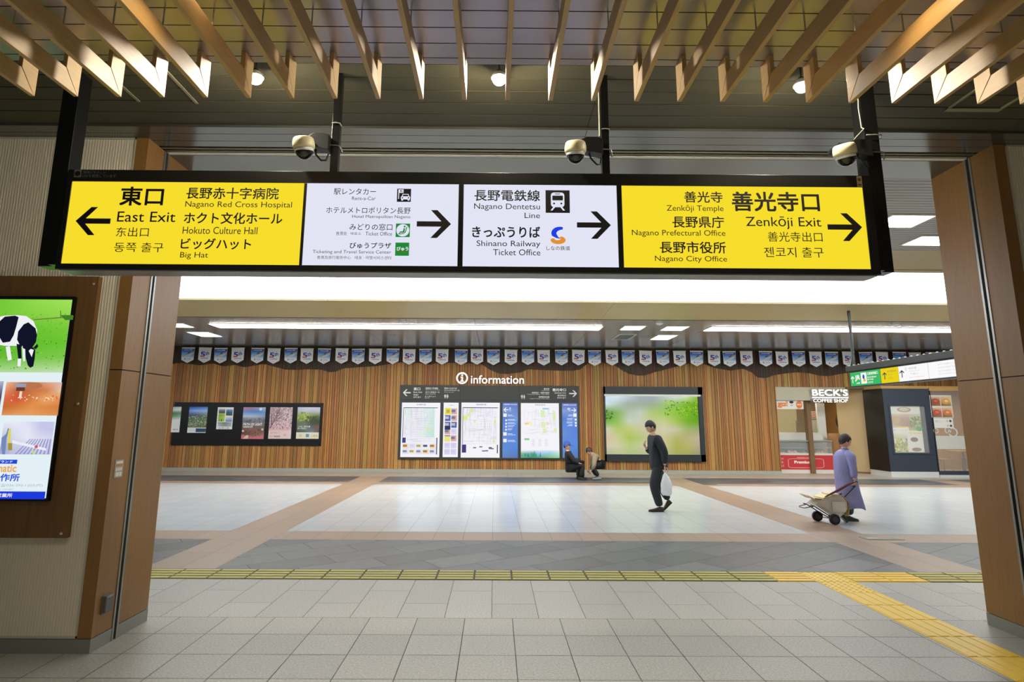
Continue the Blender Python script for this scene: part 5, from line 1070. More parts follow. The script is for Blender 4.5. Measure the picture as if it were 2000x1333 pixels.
# glazed shop front to the right of the case
GY = 13.2; mb = MB(); GX0, GX1 = 13.47, 14.75
mb.box(GX0, GX1, GY - .02, GY + .08, 0, .08, 1); mb.box(GX0, GX1, GY, GY + .06, .08, .20, 0); mb.box(GX0, GX1, GY, GY + .06, 2.64, 2.74, 2); mb.box(GX1 - .08, GX1, GY, GY + .06, .2, 2.64, 0); mb.box(GX0, GX0 + .02, GY, GY + .06, .2, 2.64, 0); mb.box(GX1, 18, GY, GY + .06, 0, 2.74, 0)
mb.box(cx0, 18, GY + .06, 14.2, 2.705, 2.79, 2)
mb.box(GX0 + .02, GX1 - .08, GY + .02, GY + .028, .2, 2.64, 3)
struct(mb, 'window_2', [NAVY, mat('pale_plinth', (206, 208, 208)), mat('ochre_header', (200, 160, 96), .5), mat('window_glass', (245, 250, 250), .02, alpha=.10)], 'glazed shop front with dark frame beside the right pillar')
mb = MB(); q = bx(1817.5, 772.5, 1860, 816, GY + .01); f = Fr((q[0], GY + .012, q[1]), (q[2] - q[0], 0, 0), (0, 0, q[3] - q[1])); mb.obox(f, 0, 1, 0, 1, -.004, 0, 0, (226, 220, 204)); mb.lay = 2
for a, b, c in ((.02, .52, (160, 84, 60)), (.5, .52, (214, 164, 96)), (.02, .02, (176, 90, 72)), (.5, .02, (206, 130, 84))):
    mb.grid(f, a, b, a + .45, b + .42, [[(214, 196, 160), (226, 206, 170)], [c, tuple(min(255, v * 1.2) for v in c)], [(120, 100, 70), (150, 120, 80)]]); mb.disc(f, a + .22, b + .2, .17, 0, c, ry=.13); mb.disc(f, a + .25, b + .22, .09, 0, tuple(min(255, v * 1.3) for v in c), ry=.06)
tag(mb.build('food_poster', [PRINT]), 'window poster with four dishes on the glazed shop front', 'poster')
mb = MB(); q = bx(1824, 817, 1862, 836.5, GY + .01); f = Fr((q[0], GY + .012, q[1]), (q[2] - q[0], 0, 0), (0, 0, q[3] - q[1])); mb.obox(f, 0, 1, 0, 1, -.004, 0, 0, (232, 230, 226)); mb.lay = 2
for a, b in ((.86, .7), (.86, .22)): mb.disc(f, a, b, .06, 0, (70, 60, 60), ry=.11); mb.disc(f, a - .16, b, .05, 0, (225, 190, 130), ry=.1)
mb.text(f, '喫茶メニュー', (.06, .55, .5, .8), 0, (150, 190, 150), .0); tag(mb.build('menu_poster', [PRINT]), 'white menu poster under the four dishes on the glazed shop front', 'poster')
mb = MB()
for u, v, r_ in ((1852, 841, .10), (1862, 845, .15), (1829, 842, .08)): p = at(u, v, GY - .002); mb.ring(front(GY + .018), p.x, p.z, r_ * .72, r_, 0, w=.003)
q = bx(1828, 852, 1881, 878, GY); fw = front(GY + .018)
mb.rect(fw, GX0 + .03, q[1], GX1 - .09, q[3], 1, w=.002)
tag(mb.build('window_sticker', [mat('pale_film', (212, 214, 206), .6), mat('striped_film', (206, 206, 196), .7)]), 'pale film band and ring stickers on the glazed shop front', 'sticker')
# table and chairs inside the window
WOODC = mat('light_chair_wood', (206, 160, 104), .5)
def chair(x, y, lab):
    t = thing('dining_chair', lab, 'chair', (x, y, 0), 'chairs behind the shop window')
    mb = MB(); mb.box(x - .2, x + .2, y - .2, y + .2, .42, .45, 0); mb.build('seat', [WOODC], t, bevel=.008)
    mb = MB()
    for k in range(4): mb.box(x - .2, x + .2, y + .18, y + .2, .56 + k * .09, .61 + k * .09, 0)
    mb.build('backrest', [WOODC], t, bevel=.005)
    for a in (-.18, .18):
        for b in (-.18, .18): mb = MB(); mb.tube([(x + a, y + b, .42 if b < 0 else .88), (x + a * 1.05, y + b * 1.05, 0)], .018, 8); mb.build('leg', [WOODC], t)
chair(15.05, 15.15, 'wooden chair at the left behind the shop window'); chair(16.1, 15.2, 'wooden chair beside the window table towards the right pillar')
t = thing('cafe_table', 'pale round legged cafe table behind the shop window', 'table', (15.6, 14.9, 0)); mb = MB(); mb.box(15.25, 15.95, 14.6, 15.2, .70, .73, 0); mb.build('tabletop', [WOODC], t, bevel=.01); mb = MB(); mb.tube([(15.6, 14.9, .7), (15.6, 14.9, .02)], .03, 10); mb.build('column', [STL], t); mb = MB(); mb.lathe([(.2, 0), (.2, .02), (.03, .04)], (15.6, 14.9, 0)); mb.build('base', [STL], t)
# glass floor light near the right pillar and a metal floor plate by the wall
mb = MB(); mb.box(5.17, 5.70, 3.45, 3.66, 0, .006, 0); mb.box(5.22, 5.65, 3.48, 3.63, .006, .008, 1)
tag(mb.build('floor_hatch', [STEEL, mat('pale_hatch_glass', (200, 206, 196), .15)]), 'small steel rimmed hatch in the pink floor band near the right pillar', 'hatch')
mb = MB(); p = atz(1382, 946, 0); mb.box(p.x - .18, p.x + .18, p.y - .2, p.y + .2, 0, .006, 0); tag(mb.build('floor_hatch', [STEEL]), 'thin steel floor plate in the pink band far behind the man', 'hatch')
# ================================================================ people
def skin_geo(P, E, R, sub=2, root=0):
    "surface grown round a skeleton of joints P, bones E, radii R -> (verts, faces)"
    me = bpy.data.meshes.new('s'); me.from_pydata([tuple(p) for p in P], E, [])
    o = bpy.data.objects.new('s', me); COL.objects.link(o)
    o.modifiers.new('skin', 'SKIN').use_smooth_shade = True
    sd = o.modifiers.new('sub', 'SUBSURF'); sd.levels = sub; sd.render_levels = sub
    for i, d in enumerate(me.skin_vertices[0].data):
        r = R[i]; d.radius = (r, r) if not hasattr(r, '__len__') else r; d.use_root = (i == root)
    dg = bpy.context.evaluated_depsgraph_get(); m = bpy.data.meshes.new_from_object(o.evaluated_get(dg))
    vs = [v.co.copy() for v in m.vertices]; fs = [tuple(p.vertices) for p in m.polygons]
    bpy.data.objects.remove(o); bpy.data.meshes.remove(me); bpy.data.meshes.remove(m)
    return vs, fs
def add_skin(mb, P, E, R, m=0, sub=2, root=0):
    vs, fs = skin_geo([Vector(p) for p in P], E, R, sub, root); mb.mesh(vs, fs, m, None, True)
SKINM = mat('skin', (214, 168, 140), .55)
EYEM = mat('eye_dark', (30, 24, 22), .3)
LIPM = mat('lips', (176, 110, 100), .5)
HAIRM = mat('black_hair', (26, 22, 20), .5)
V3 = Vector
def head_geo(mb, c, fwd, up, s=1.0):
    "head with jaw, nose, brow, lips, ears; c = centre, fwd = where the face looks"
    f = V3(fwd).normalized(); r = f.cross(V3(up)).normalized(); u = r.cross(f).normalized(); c = V3(c); M = Matrix((r, f, u)).transposed()
    n, k = 20, 26; vs, fs = [], []
    for i in range(n + 1):
        t = math.pi * i / n
        for j in range(k):
            a = 2 * math.pi * j / k; x, y, z = math.sin(t) * math.cos(a), math.sin(t) * math.sin(a), math.cos(t)
            X, Y, Z = x * .076, y * .094, z * .115
            if z < 0: q = 1 + .30 * z; X *= q; Y = Y * (1 + .12 * z) + (.012 * -z if y > 0 else .02 * z)
            if y > .5:
                w_ = math.exp(-(x / .16) ** 2)
                Y += .024 * w_ * math.exp(-((z + .16) / .13) ** 2)            # nose
                Y += .006 * math.exp(-((z - .13) / .07) ** 2)                 # brow
                Y -= .008 * math.exp(-((abs(x) - .38) / .14) ** 2) * math.exp(-((z - .0) / .09) ** 2)   # eye sockets
                Y += .006 * math.exp(-(x / .25) ** 2) * math.exp(-((z + .52) / .09) ** 2)   # mouth
                Y += .010 * math.exp(-(x / .25) ** 2) * math.exp(-((z + .85) / .10) ** 2)   # chin
            vs.append(c + M @ V3((X, Y, Z)) * s)
    for i in range(n):
        for j in range(k): fs.append((i * k + j, (i + 1) * k + j, (i + 1) * k + (j + 1) % k, i * k + (j + 1) % k))
    mb.mesh(vs, fs, 0, None, True)
    for sx in (-1, 1):
        mb.ball(c + M @ V3((sx * .031, .080, .0)) * s, (.012 * s, .010 * s, .006 * s), 8, 6, 1, rot=M)
        mb.ball(c + M @ V3((sx * .076, -.004, -.012)) * s, (.010 * s, .02 * s, .032 * s), 10, 8, 0, rot=M)
    mb.ball(c + M @ V3((0, .094, -.058)) * s, (.021 * s, .007 * s, .006 * s), 10, 6, 2, rot=M)
    return M
def hand_geo(mb, wrist, d, palm_n, s=1.0, curl=.6, m=0):
    "palm, four fingers of their own lengths and a thumb; d = wrist to knuckles, palm_n = out of the palm"
    d = V3(d).normalized(); n = V3(palm_n); n = (n - d * n.dot(d)).normalized(); t = d.cross(n); w_ = V3(wrist)
    add_skin(mb, [w_, w_ + d * .035 * s, w_ + d * .08 * s], [(0, 1), (1, 2)], [(.022 * s, .017 * s), (.036 * s, .015 * s), (.036 * s, .013 * s)], m, 1)
    for i, L in enumerate((.068, .078, .072, .056)):
        b = w_ + d * .078 * s + t * (.029 - .019 * i) * s; P = [b - d * .012 * s, b]; a = 0
        for q in (.45, .30, .25):
            a += curl * (.8 + .1 * i); P.append(P[-1] + (d * math.cos(a) + n * math.sin(a)) * L * q * s)
        add_skin(mb, P, [(k, k + 1) for k in range(4)], [.0088 * s, .0088 * s, .008 * s, .0075 * s, .0062 * s], m, 1)
    b = w_ + d * .03 * s + t * .03 * s
    P = [b - t * .01 * s, b + (t * .7 + d * .6 + n * .2) * .03 * s, b + (t * .62 + d * 1.0 + n * .55) * .055 * s, b + (t * .4 + d * 1.2 + n * .9) * .068 * s]
    add_skin(mb, P, [(0, 1), (1, 2), (2, 3)], [.012 * s, .0105 * s, .0092 * s, .007 * s], m, 1)
def shoe(mb, heel, toe, m=0, ms=1, h=.075, wd=.042):
    "shoe between heel and toe points on its sole"
    a, b = V3(heel), V3(toe); f = (b - a).normalized(); s = f.cross(V3((0, 0, 1))).normalized(); u = s.cross(f); L = (b - a).length
    prof = [(0, .6, .75), (.06, .85, 1), (.25, .85, 1.0), (.45, .9, .78), (.65, 1.05, .56), (.85, .95, .42), (.96, .6, .32), (1.0, .25, .2)]
    vs, fs, k = [], [], 10
    for q, ww, hh in prof:
        for j in range(k):
            t = math.pi * j / (k - 1); vs.append(a + f * L * q + s * math.cos(t) * wd * ww + u * (math.sin(t) ** .7 * h * hh + .012))
    for i in range(len(prof) - 1):
        for j in range(k - 1): fs.append((i * k + j, i * k + j + 1, (i + 1) * k + j + 1, (i + 1) * k + j))
    mb.mesh(vs, fs, m, None, True)
    mb.face([vs[j] for j in range(k)], m); mb.face([vs[(len(prof) - 1) * k + j] for j in reversed(range(k))], m)
    P = [(q, ww) for q, ww, hh in prof]
    lo = [a + f * L * q + s * wd * ww * 1.05 for q, ww in P] + [a + f * L * q - s * wd * ww * 1.05 for q, ww in reversed(P)]
    mb.prism(lo, u * .016, ms)
def cap_hair(mb, c, M, s=1.0, low=-.35, m=0, back=True, fringe=.25):
    "hair as a shell over skull and nape"
    n, k = 14, 26; vs, fs = [], []
    for i in range(n + 1):
        for j in range(k):
            a = 2 * math.pi * j / k; y = math.sin(a)
            tmax = math.pi * (.36 + .0 * y) if y > .35 else math.pi * (.55 + (.20 if back else 0) * max(0, -y))
            if y > .35: tmax = math.acos(fringe)
            t = tmax * i / n; g = .010 + .003 * math.sin(7 * a)
            x_, y_, z_ = math.sin(t) * math.cos(a), math.sin(t) * math.sin(a), math.cos(t)
            q = 1 + .25 * z_ if z_ < 0 else 1
            vs.append(V3(c) + M @ V3((x_ * (.076 + g) * q, y_ * (.094 + g) * q - .004, z_ * (.115 + g) + .002)) * s)
    for i in range(n):
        for j in range(k): fs.append((i * k + j, (i + 1) * k + j, (i + 1) * k + (j + 1) % k, i * k + (j + 1) % k))
    mb.mesh(vs, fs, m, None, True)

# ---------------------------------------------------------------- man in a dark suit, walking to the left
MX, MY = 2.92, 6.08
def M_(x, y, z): return V3((MX + x, MY + y, z))
MAN = thing('person', 'person in a dark suit walking left, head bowed, carrying a white plastic bag', 'person', (MX, MY, 0))
pel, waist, chest, nb = M_(.02, 0, .87), M_(.01, 0, 1.02), M_(-.02, 0, 1.24), M_(-.055, 0, 1.385)
hd = M_(-.105, 0, 1.545)
shN, shF = M_(-.02, -.18, 1.335), M_(-.035, .18, 1.335)
elN, elF = M_(.075, -.235, 1.06), M_(-.06, .215, 1.05)
wrN, wrF = M_(.075, -.215, .835), M_(-.19, .10, 1.15)
hipF, hipB = M_(.0, -.085, .85), M_(.03, .085, .85)
knF, knB = M_(-.115, -.085, .475), M_(.06, .085, .46)
anF, anB = M_(-.01, -.085, .105), M_(.205, .085, .185)
mb = MB()
add_skin(mb, [pel, waist, chest, nb, M_(-.085, 0, 1.465), shN, elN, wrN, shF, elF, wrF, hipF, knF, anF, hipB, knB, anB],
         [(0, 1), (1, 2), (2, 3), (3, 4), (2, 5), (5, 6), (6, 7), (2, 8), (8, 9), (9, 10), (0, 11), (11, 12), (12, 13), (0, 14), (14, 15), (15, 16)],
         [(.12, .10), (.11, .09), (.13, .10), .058, .052, .055, .04, .028, .055, .04, .028, .08, .055, .036, .08, .055, .036])
hm = head_geo(mb, hd, (-1, -.05, -.45), (0, 0, 1)); hand_geo(mb, wrN, (-.02, .0, -1), (.1, 1, 0), 1, .9); hand_geo(mb, wrF, (-.5, -.3, .8), (.8, -.4, .3), 1, .7)
mb.build('body', [SKINM, EYEM, LIPM], MAN)
mb = MB(); cap_hair(mb, hd, hm); mb.build('hair', [HAIRM], MAN)
SUIT = mat('dark_navy_suit', (30, 34, 42), .75, noise=(12, .12, (1, 1, 1)))
mb = MB()
add_skin(mb, [M_(.03, 0, .70), M_(.02, 0, .86), waist, chest, M_(-.035, 0, 1.345), shN, elN, wrN + V3((0, 0, .03)), shF, elF, wrF + V3((.03, 0, -.01))],
         [(0, 1), (1, 2), (2, 3), (3, 4), (3, 5), (5, 6), (6, 7), (3, 8), (8, 9), (9, 10)],
         [(.195, .185), (.19, .18), (.18, .165), (.205, .175), (.12, .10), .10, .078, .062, .10, .078, .062])
mb.build('jacket', [SUIT], MAN)
mb = MB(); add_skin(mb, [nb - V3((0, 0, .03)), nb + V3((-.012, 0, .045))], [(0, 1)], [.072, .064]); mb.build('shirt_collar', [mat('white_shirt', (220, 222, 226), .6)], MAN)
mb = MB()
add_skin(mb, [pel + V3((0, 0, .03)), pel - V3((0, 0, .03)), hipF - V3((0, 0, .04)), knF, anF + V3((.005, 0, -.02)), hipB - V3((0, 0, .04)), knB, anB + V3((.0, 0, .0))],
         [(0, 1), (1, 2), (2, 3), (3, 4), (1, 5), (5, 6), (6, 7)], [(.15, .14), (.15, .14), .118, .092, .075, .118, .09, .072])
mb.build('trousers', [mat('dark_trousers', (34, 38, 44), .75, noise=(12, .12, (1, 1, 1)))], MAN)
SHOE = mat('dark_brown_leather', (52, 38, 30), .35); SOLE = mat('black_sole', (18, 17, 16), .6)
mb = MB(); shoe(mb, M_(.055, -.085, .004), M_(-.225, -.085, .004)); mb.build('shoe', [SHOE, SOLE], MAN)
mb = MB(); shoe(mb, M_(.265, .085, .145), M_(.10, .085, -.004)); mb.build('shoe', [SHOE, SOLE], MAN)
# white carrier bag in his near hand
BGX, BGY = MX + .075, MY - .215
BAG = thing('plastic_bag', 'white plastic carrier bag hanging from the hand of the person in the suit', 'bag', (BGX, BGY, .33))
mb = MB(); n, k = 10, 18; vs, fs = [], []
for i in range(n + 1):
    q = i / n; z = .715 - q * .40; wx = .012 + .088 * min(1, q * 2.2) ** .8; wy = .010 + .06 * min(1, q * 2) ** .9
    if i == n: wx *= .72; wy *= .7
    for j in range(k):
        a = 2 * math.pi * j / k; g = 1 + .08 * math.sin(3 * a + 5 * q) + .05 * math.sin(7 * a + 9 * q); vs.append(V3((BGX + math.cos(a) * wx * g + .015 * q, BGY + math.sin(a) * wy * g, z + .012 * math.sin(5 * a) * q)))
for i in range(n):
    for j in range(k): fs.append((i * k + j, i * k + (j + 1) % k, (i + 1) * k + (j + 1) % k, (i + 1) * k + j))
PLB = mat('white_plastic_film', (236, 238, 240), .35)
mb.mesh(vs, fs, 0, None, True); mb.face(vs[-k:], 0); mb.build('sack', [PLB], BAG)
for s in (-1, 1): mb = MB(); mb.tube([(BGX + s * .014, BGY, .705), (BGX + s * .02, BGY, .74), (BGX, BGY + s * .004, .765)], .006, 8); mb.build('handle', [PLB], BAG)

# ---------------------------------------------------------------- woman in a lavender raincoat, walking to the right
WX, WYY = 5.80, 4.99
def W(x, y, z): return V3((WX + x, WYY + y, z))
WOM = thing('person', 'person in a long lavender raincoat and dark green boots pulling a shopping cart', 'person', (WX, WYY, 0))
pel, chest, nb = W(.03, 0, .74), W(.03, 0, 1.04), W(.05, 0, 1.185)
hd = W(.075, 0, 1.335)
shN, shF = W(.03, -.165, 1.125), W(.05, .165, 1.125)
elN, elF = W(.035, -.235, .89), W(.08, .22, .88)
wrN, wrF = W(.035, -.235, .70), W(.17, .21, .68)
hipN, hipF = W(.03, -.08, .72), W(.03, .08, .72)
knN, knF = W(-.03, -.08, .40), W(.10, .08, .41)
anN, anF = W(-.135, -.08, .13), W(.085, .08, .09)
mb = MB()
add_skin(mb, [pel, W(.03, 0, .88), chest, nb, W(.065, 0, 1.26), shN, elN, wrN, shF, elF, wrF, hipN, knN, anN, hipF, knF, anF],
         [(0, 1), (1, 2), (2, 3), (3, 4), (2, 5), (5, 6), (6, 7), (2, 8), (8, 9), (9, 10), (0, 11), (11, 12), (12, 13), (0, 14), (14, 15), (15, 16)],
         [(.12, .10), (.11, .09), (.12, .09), .052, .046, .05, .036, .025, .05, .036, .025, .075, .05, .034, .075, .05, .034])
hm = head_geo(mb, hd, (1, -.05, -.25), (0, 0, 1), .96); hand_geo(mb, wrN, (-.05, .05, -1), (-.4, 1, 0), .92, .95); hand_geo(mb, wrF, (.1, 0, -1), (-.3, -1, 0), .92, .5)
mb.build('body', [SKINM, EYEM, LIPM], WOM)
mb = MB(); cap_hair(mb, hd, hm, 1.0); mb.build('hair', [mat('dark_brown_hair', (44, 34, 30), .5)], WOM)
LAV = mat('lavender_raincoat', (138, 138, 190), .5, noise=(9, .08, (1, 1, 1)))
mb = MB()
rows = [(1.19, .075, .07, .05), (1.15, .13, .125, .045), (1.08, .165, .185, .04), (.95, .17, .185, .035), (.80, .168, .175, .03), (.66, .165, .18, .03), (.50, .17, .19, .04), (.34, .18, .20, .055), (.225, .185, .205, .065)]
k = 36; vs, fs = [], []
for i, (z, rx, ry, ox) in enumerate(rows):
    for j in range(k):
        a = 2 * math.pi * j / k; fl = max(0, (i - 4) / 4); g = 1 + fl * (.055 * math.sin(5 * a + .6) + .04 * math.sin(8 * a + 2))
        vs.append(W(ox + math.cos(a) * rx * g + (.03 * fl if math.cos(a) > 0 else 0), math.sin(a) * ry * g, z + (.02 * math.sin(3 * a) if i == 8 else 0)))
for i in range(len(rows) - 1):
    for j in range(k): fs.append((i * k + j, (i + 1) * k + j, (i + 1) * k + (j + 1) % k, i * k + (j + 1) % k))
mb.mesh(vs, fs, 0, None, True)
add_skin(mb, [W(.035, -.06, 1.10), shN, elN, wrN + V3((0, 0, .03))], [(0, 1), (1, 2), (2, 3)], [.08, .076, .062, .058]); add_skin(mb, [W(.045, .06, 1.10), shF, elF, wrF + V3((0, 0, .03))], [(0, 1), (1, 2), (2, 3)], [.08, .076, .062, .058])
o = mb.build('raincoat', [LAV], WOM); md = o.modifiers.new('thick', 'SOLIDIFY'); md.thickness = .006
mb = MB(); add_skin(mb, [nb - V3((0, 0, .02)), nb + V3((.01, 0, .05))], [(0, 1)], [.075, .07]); mb.build('collar', [LAV], WOM)
BOOT = mat('dark_green_rubber', (40, 54, 50), .35)
mb = MB(); add_skin(mb, [knN + V3((-.015, 0, -.05)), W(-.09, -.08, .22), anN], [(0, 1), (1, 2)], [.085, .078, .066]); shoe(mb, W(-.20, -.08, .12), W(-.07, -.08, -.002), 0, 0, .075, .05); mb.build('boot', [BOOT], WOM)
mb = MB(); add_skin(mb, [knF + V3((-.01, 0, -.09)), W(.08, .08, .22), anF], [(0, 1), (1, 2)], [.085, .078, .074]); shoe(mb, W(.01, .08, .0), W(.225, .08, .0), 0, 0, .085, .05); mb.build('boot', [BOOT], WOM)

# shopping cart pulled behind her
CXc, CYc = 5.42, 4.86
CART = thing('shopping_cart', 'beige two wheeled shopping bag cart tilted behind the lavender raincoat', 'shopping cart', (CXc, CYc, 0))
BLK = mat('black_cart_metal', (26, 26, 27), .4, metal=.4); TYRE = mat('black_tyre', (20, 20, 20), .6)
def K(x, y, z): return V3((CXc + x, CYc + y, z))
for s in (-1, 1):
    c = K(-.06 + .05 * -s, s * .17, .085); mb = MB()
    mb.lathe([(.085, -.018), (.085, .018)], c, (0, 1, 0), 24, 0); mb.lathe([(.078, -.024), (.085, -.018)], c, (0, 1, 0), 24, 0); mb.lathe([(.085, .018), (.078, .024)], c, (0, 1, 0), 24, 0); mb.lathe([(.0, -.026), (.045, -.024), (.05, -.018)], c, (0, 1, 0), 16, 1)
    mb.build('wheel', [TYRE, mat('wheel_hub', (48, 48, 50), .4)], CART)
mb = MB(); mb.tube([K(-.01, -.17, .085), K(-.11, .17, .085)], .007, 8)
hN = wrN + V3((-.01, .03, -.095))
for s in (-1, 1):
    y = s * .12
    mb.tube([K(.05, y, .075), K(-.06, y, .13), K(-.30, y, .285), K(-.36, y * .9, .30)], .009, 8)
    mb.tube([K(.05, y, .075), K(.14, y, .26), K(.22, y * .8, .42), hN + V3((0, y * .35 + .0, 0))], .009, 8)
    mb.tube([K(-.06, y, .13), K(-.06, s * .165, .085)], .008, 8)
mb.tube([hN + V3((0, -.045, 0)), hN + V3((0, .045, 0))], .012, 10); mb.tube([K(-.30, -.12, .285), K(-.44, -.1, .255), K(-.46, -.06, .25), K(-.46, .06, .25), K(-.44, .1, .255), K(-.30, .12, .285)], .007, 8)
mb.build('frame', [BLK], CART)
BAGM = mat('beige_cart_bag', (206, 198, 190), .7, noise=(8, .12, (1, 1, 1))); CRM = mat('cream_flap', (236, 216, 170), .65)
mb = MB(); n = 12
prof = [(-.30, .30), (-.20, .38), (-.08, .43), (.06, .465), (.17, .445), (.235, .36), (.235, .24), (.16, .16), (.09, .105), (-.02, .18), (-.16, .275)]
ys = [(-.13, .86), (-.145, 1.0), (.145, 1.0), (.13, .86)]; vs, fs = [], []
for y, sc in ys:
    for x, z in prof: vs.append(K(-.02 + (x + .02) * sc, y, .28 + (z - .28) * sc))
k = len(prof)
for i in range(3):
    for j in range(k): fs.append((i * k + j, (i + 1) * k + j, (i + 1) * k + (j + 1) % k, i * k + (j + 1) % k))
mb.mesh(vs, fs, 0, None, False); mb.face([vs[j] for j in range(k)], 0); mb.face([vs[3 * k + j] for j in reversed(range(k))], 0); mb.build('bag', [BAGM], CART, bevel=.01)
mb = MB()
for i, ((x0, z0), (x1, z1)) in enumerate(zip([(-.03, .455), (.06, .475), (.17, .46), (.245, .38), (.262, .26), (.24, .16)], [(.06, .475), (.17, .46), (.245, .38), (.262, .26), (.24, .16), (.235, .14)])): mb.prism([K(x0, -.155, z0), K(x1, -.155, z1), K(x1, -.155, z1 - .012), K(x0, -.155, z0 - .012)], (0, .31, 0), 0)
mb.build('trim_band', [mat('tan_trim', (206, 172, 112), .6)], CART)
mb = MB(); P = [(-.40, .43), (-.30, .395), (-.16, .395), (-.02, .45), (.10, .478)]
for (x0, z0), (x1, z1) in zip(P, P[1:]): mb.prism([K(x0, -.16, z0 + .03), K(x1, -.16, z1 + .012), K(x1, -.16, z1), K(x0, -.16, z0 + .018)], (0, .30, 0), 0)
mb.build('flap', [CRM], CART)
mb = MB(); mb.box(CXc - .02, CXc + .2, CYc - .153, CYc - .149, .2, .36, 0); mb.build('pocket', [mat('pale_pocket', (214, 208, 198), .7)], CART)
mb = MB(); mb.tube([K(-.15, -.185, .44), K(-.12, -.19, .455), K(.10, -.195, .56), K(.26, -.17, .635), K(.38, -.13, .665)], [.004, .012, .021, .018, .008], 10); mb.tube([K(.38, -.13, .665), K(.44, -.12, .685), K(.455, -.12, .665)], .007, 8, 1)
tag(mb.build('umbrella', [mat('dark_red_umbrella', (92, 34, 44), .6), BLK]), 'furled dark red umbrella lying across the cart towards the hand', 'umbrella')

# ---------------------------------------------------------------- two people low down before the timber wall
def Q(bx_, by_): return lambda x, y, z: V3((bx_ + x, by_ + y, z))
q = Q(1.98, 11.95)
PA = thing('person', 'person in black clothes and blue cap crouching before the information board', 'person', tuple(q(0, 0, 0)))
pel, chest, nb, hd = q(.03, 0, .36), q(-.02, -.0, .66), q(-.045, 0, .80), q(-.06, -.01, .93)
mb = MB()
J = [pel, chest, nb, q(-.05, 0, .85), q(-.02, -.17, .74), q(.12, -.24, .52), q(.27, -.16, .46), q(-.02, .17, .74), q(.12, .24, .52), q(.27, .16, .46), q(.04, -.09, .34), q(.38, -.12, .42), q(.30, -.12, .09), q(.04, .09, .34), q(.38, .12, .42), q(.30, .12, .09)]
EA = [(0, 1), (1, 2), (2, 3), (1, 4), (4, 5), (5, 6), (1, 7), (7, 8), (8, 9), (0, 10), (10, 11), (11, 12), (0, 13), (13, 14), (14, 15)]
add_skin(mb, J, EA, [(.11, .1), (.12, .1), .05, .047, .05, .036, .026, .05, .036, .026, .075, .055, .035, .075, .055, .035])
hm = head_geo(mb, hd, (1, -.35, -.15), (0, 0, 1), .95); hand_geo(mb, J[6], (1, .3, -.3), (0, .3, -1), .95, .6); hand_geo(mb, J[9], (1, -.3, -.3), (0, -.3, -1), .95, .6); mb.build('body', [SKINM, EYEM, LIPM], PA)
BLKC = mat('black_clothes', (22, 23, 26), .8)
mb = MB(); add_skin(mb, [pel, chest, nb - V3((0, 0, .03)), J[4], J[5], J[6] - V3((.03, 0, 0)), J[7], J[8], J[9] - V3((.03, 0, 0))], [(0, 1), (1, 2), (1, 3), (3, 4), (4, 5), (1, 6), (6, 7), (7, 8)], [(.16, .15), (.17, .15), .085, .085, .066, .05, .085, .066, .05]); mb.build('jacket', [BLKC], PA)
mb = MB(); add_skin(mb, [pel, J[10], J[11], J[12], J[13], J[14], J[15]], [(0, 1), (1, 2), (2, 3), (0, 4), (4, 5), (5, 6)], [(.14, .13), .105, .085, .065, .105, .085, .065]); mb.build('trousers', [BLKC], PA)
for y in (-.12, .12): mb = MB(); shoe(mb, q(.22, y, .002), q(.49, y, .002)); mb.build('shoe', [BLKC, SOLE], PA)
mb = MB(); cap_hair(mb, hd, hm, .97); mb.build('hair', [HAIRM], PA)
mb = MB(); cap_hair(mb, hd + V3((0, 0, .01)), hm, 1.03, fringe=.35, back=False); mb.prism([hd + hm @ V3((x, y, z)) for x, y, z in ((-.07, .085, .045), (-.05, .165, .03), (.05, .165, .03), (.07, .085, .045))], (0, 0, .008), 0); mb.build('cap', [mat('blue_cap', (60, 86, 168), .7)], PA)
q = Q(2.76, 12.05)
PB = thing('person', 'person in beige top and black trousers bending low beside the person in black', 'person', tuple(q(0, 0, 0)))
pel, chest, nb, hd = q(.10, 0, .46), q(-.06, 0, .66), q(-.12, 0, .72), q(-.19, -.01, .78)
J = [pel, chest, nb, q(-.15, 0, .74), q(-.06, -.17, .64), q(-.10, -.22, .40), q(-.16, -.15, .26), q(-.06, .17, .64), q(-.10, .22, .40), q(-.16, .15, .26), q(.10, -.09, .43), q(-.12, -.12, .34), q(.04, -.12, .09), q(.10, .09, .43), q(-.12, .12, .34), q(.04, .12, .09)]
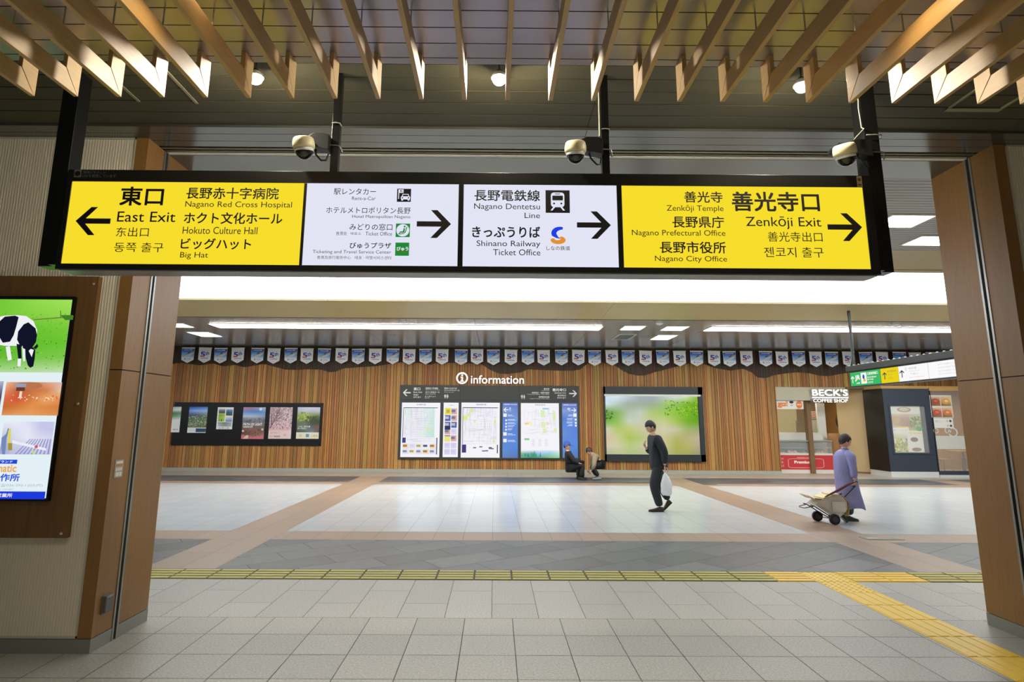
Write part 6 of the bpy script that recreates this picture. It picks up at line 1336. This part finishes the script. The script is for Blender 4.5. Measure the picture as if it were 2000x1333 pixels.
mb = MB(); add_skin(mb, J, EA, [(.11, .1), (.12, .1), .05, .047, .05, .036, .026, .05, .036, .026, .075, .055, .035, .075, .055, .035])
hm = head_geo(mb, hd, (-.8, -.1, -.6), (0, 0, 1), .93); hand_geo(mb, J[6], (-.7, .2, -.7), (0, 1, -.4), .95, .6); hand_geo(mb, J[9], (-.7, -.2, -.7), (0, -1, -.4), .95, .6); mb.build('body', [SKINM, EYEM, LIPM], PB)
BEI = mat('beige_jacket', (150, 138, 112), .75)
mb = MB(); add_skin(mb, [pel + V3((-.02, 0, .06)), chest, nb, J[4], J[5], J[6] + V3((.02, 0, .02)), J[7], J[8], J[9] + V3((.02, 0, .02))], [(0, 1), (1, 2), (1, 3), (3, 4), (4, 5), (1, 6), (6, 7), (7, 8)], [(.15, .14), (.165, .145), .08, .085, .066, .05, .085, .066, .05]); mb.build('jacket', [BEI], PB)
mb = MB(); add_skin(mb, [pel, J[10], J[11], J[12], J[13], J[14], J[15]], [(0, 1), (1, 2), (2, 3), (0, 4), (4, 5), (5, 6)], [(.145, .135), .105, .085, .065, .105, .085, .065]); mb.build('trousers', [BLKC], PB)
for y in (-.12, .12): mb = MB(); shoe(mb, q(.12, y, .002), q(-.15, y, .002)); mb.build('shoe', [mat('grey_shoe', (120, 122, 124), .5), SOLE], PB)
mb = MB(); cap_hair(mb, hd, hm, .96); mb.build('hair', [mat('dark_brown_hair', (44, 34, 30))], PB)
SC = thing('suitcase', 'black suitcase standing between the two low people at the timber wall', 'suitcase', (2.36, 12.3, 0)); mb = MB(); mb.box(2.27, 2.47, 12.35, 12.7, .05, .5, 0); mb.build('shell', [BLKC], SC, bevel=.02)
for x in (2.30, 2.44):
    for y in (12.4, 12.65): mb = MB(); mb.lathe([(.025, -.01), (.025, .01)], (x, y, .025), (0, 1, 0), 12); mb.build('wheel', [TYRE], SC)
mb = MB(); mb.tube([(2.37, 12.45, .5), (2.37, 12.45, .54), (2.37, 12.6, .54), (2.37, 12.6, .5)], .01, 8); mb.build('handle', [BLK], SC)
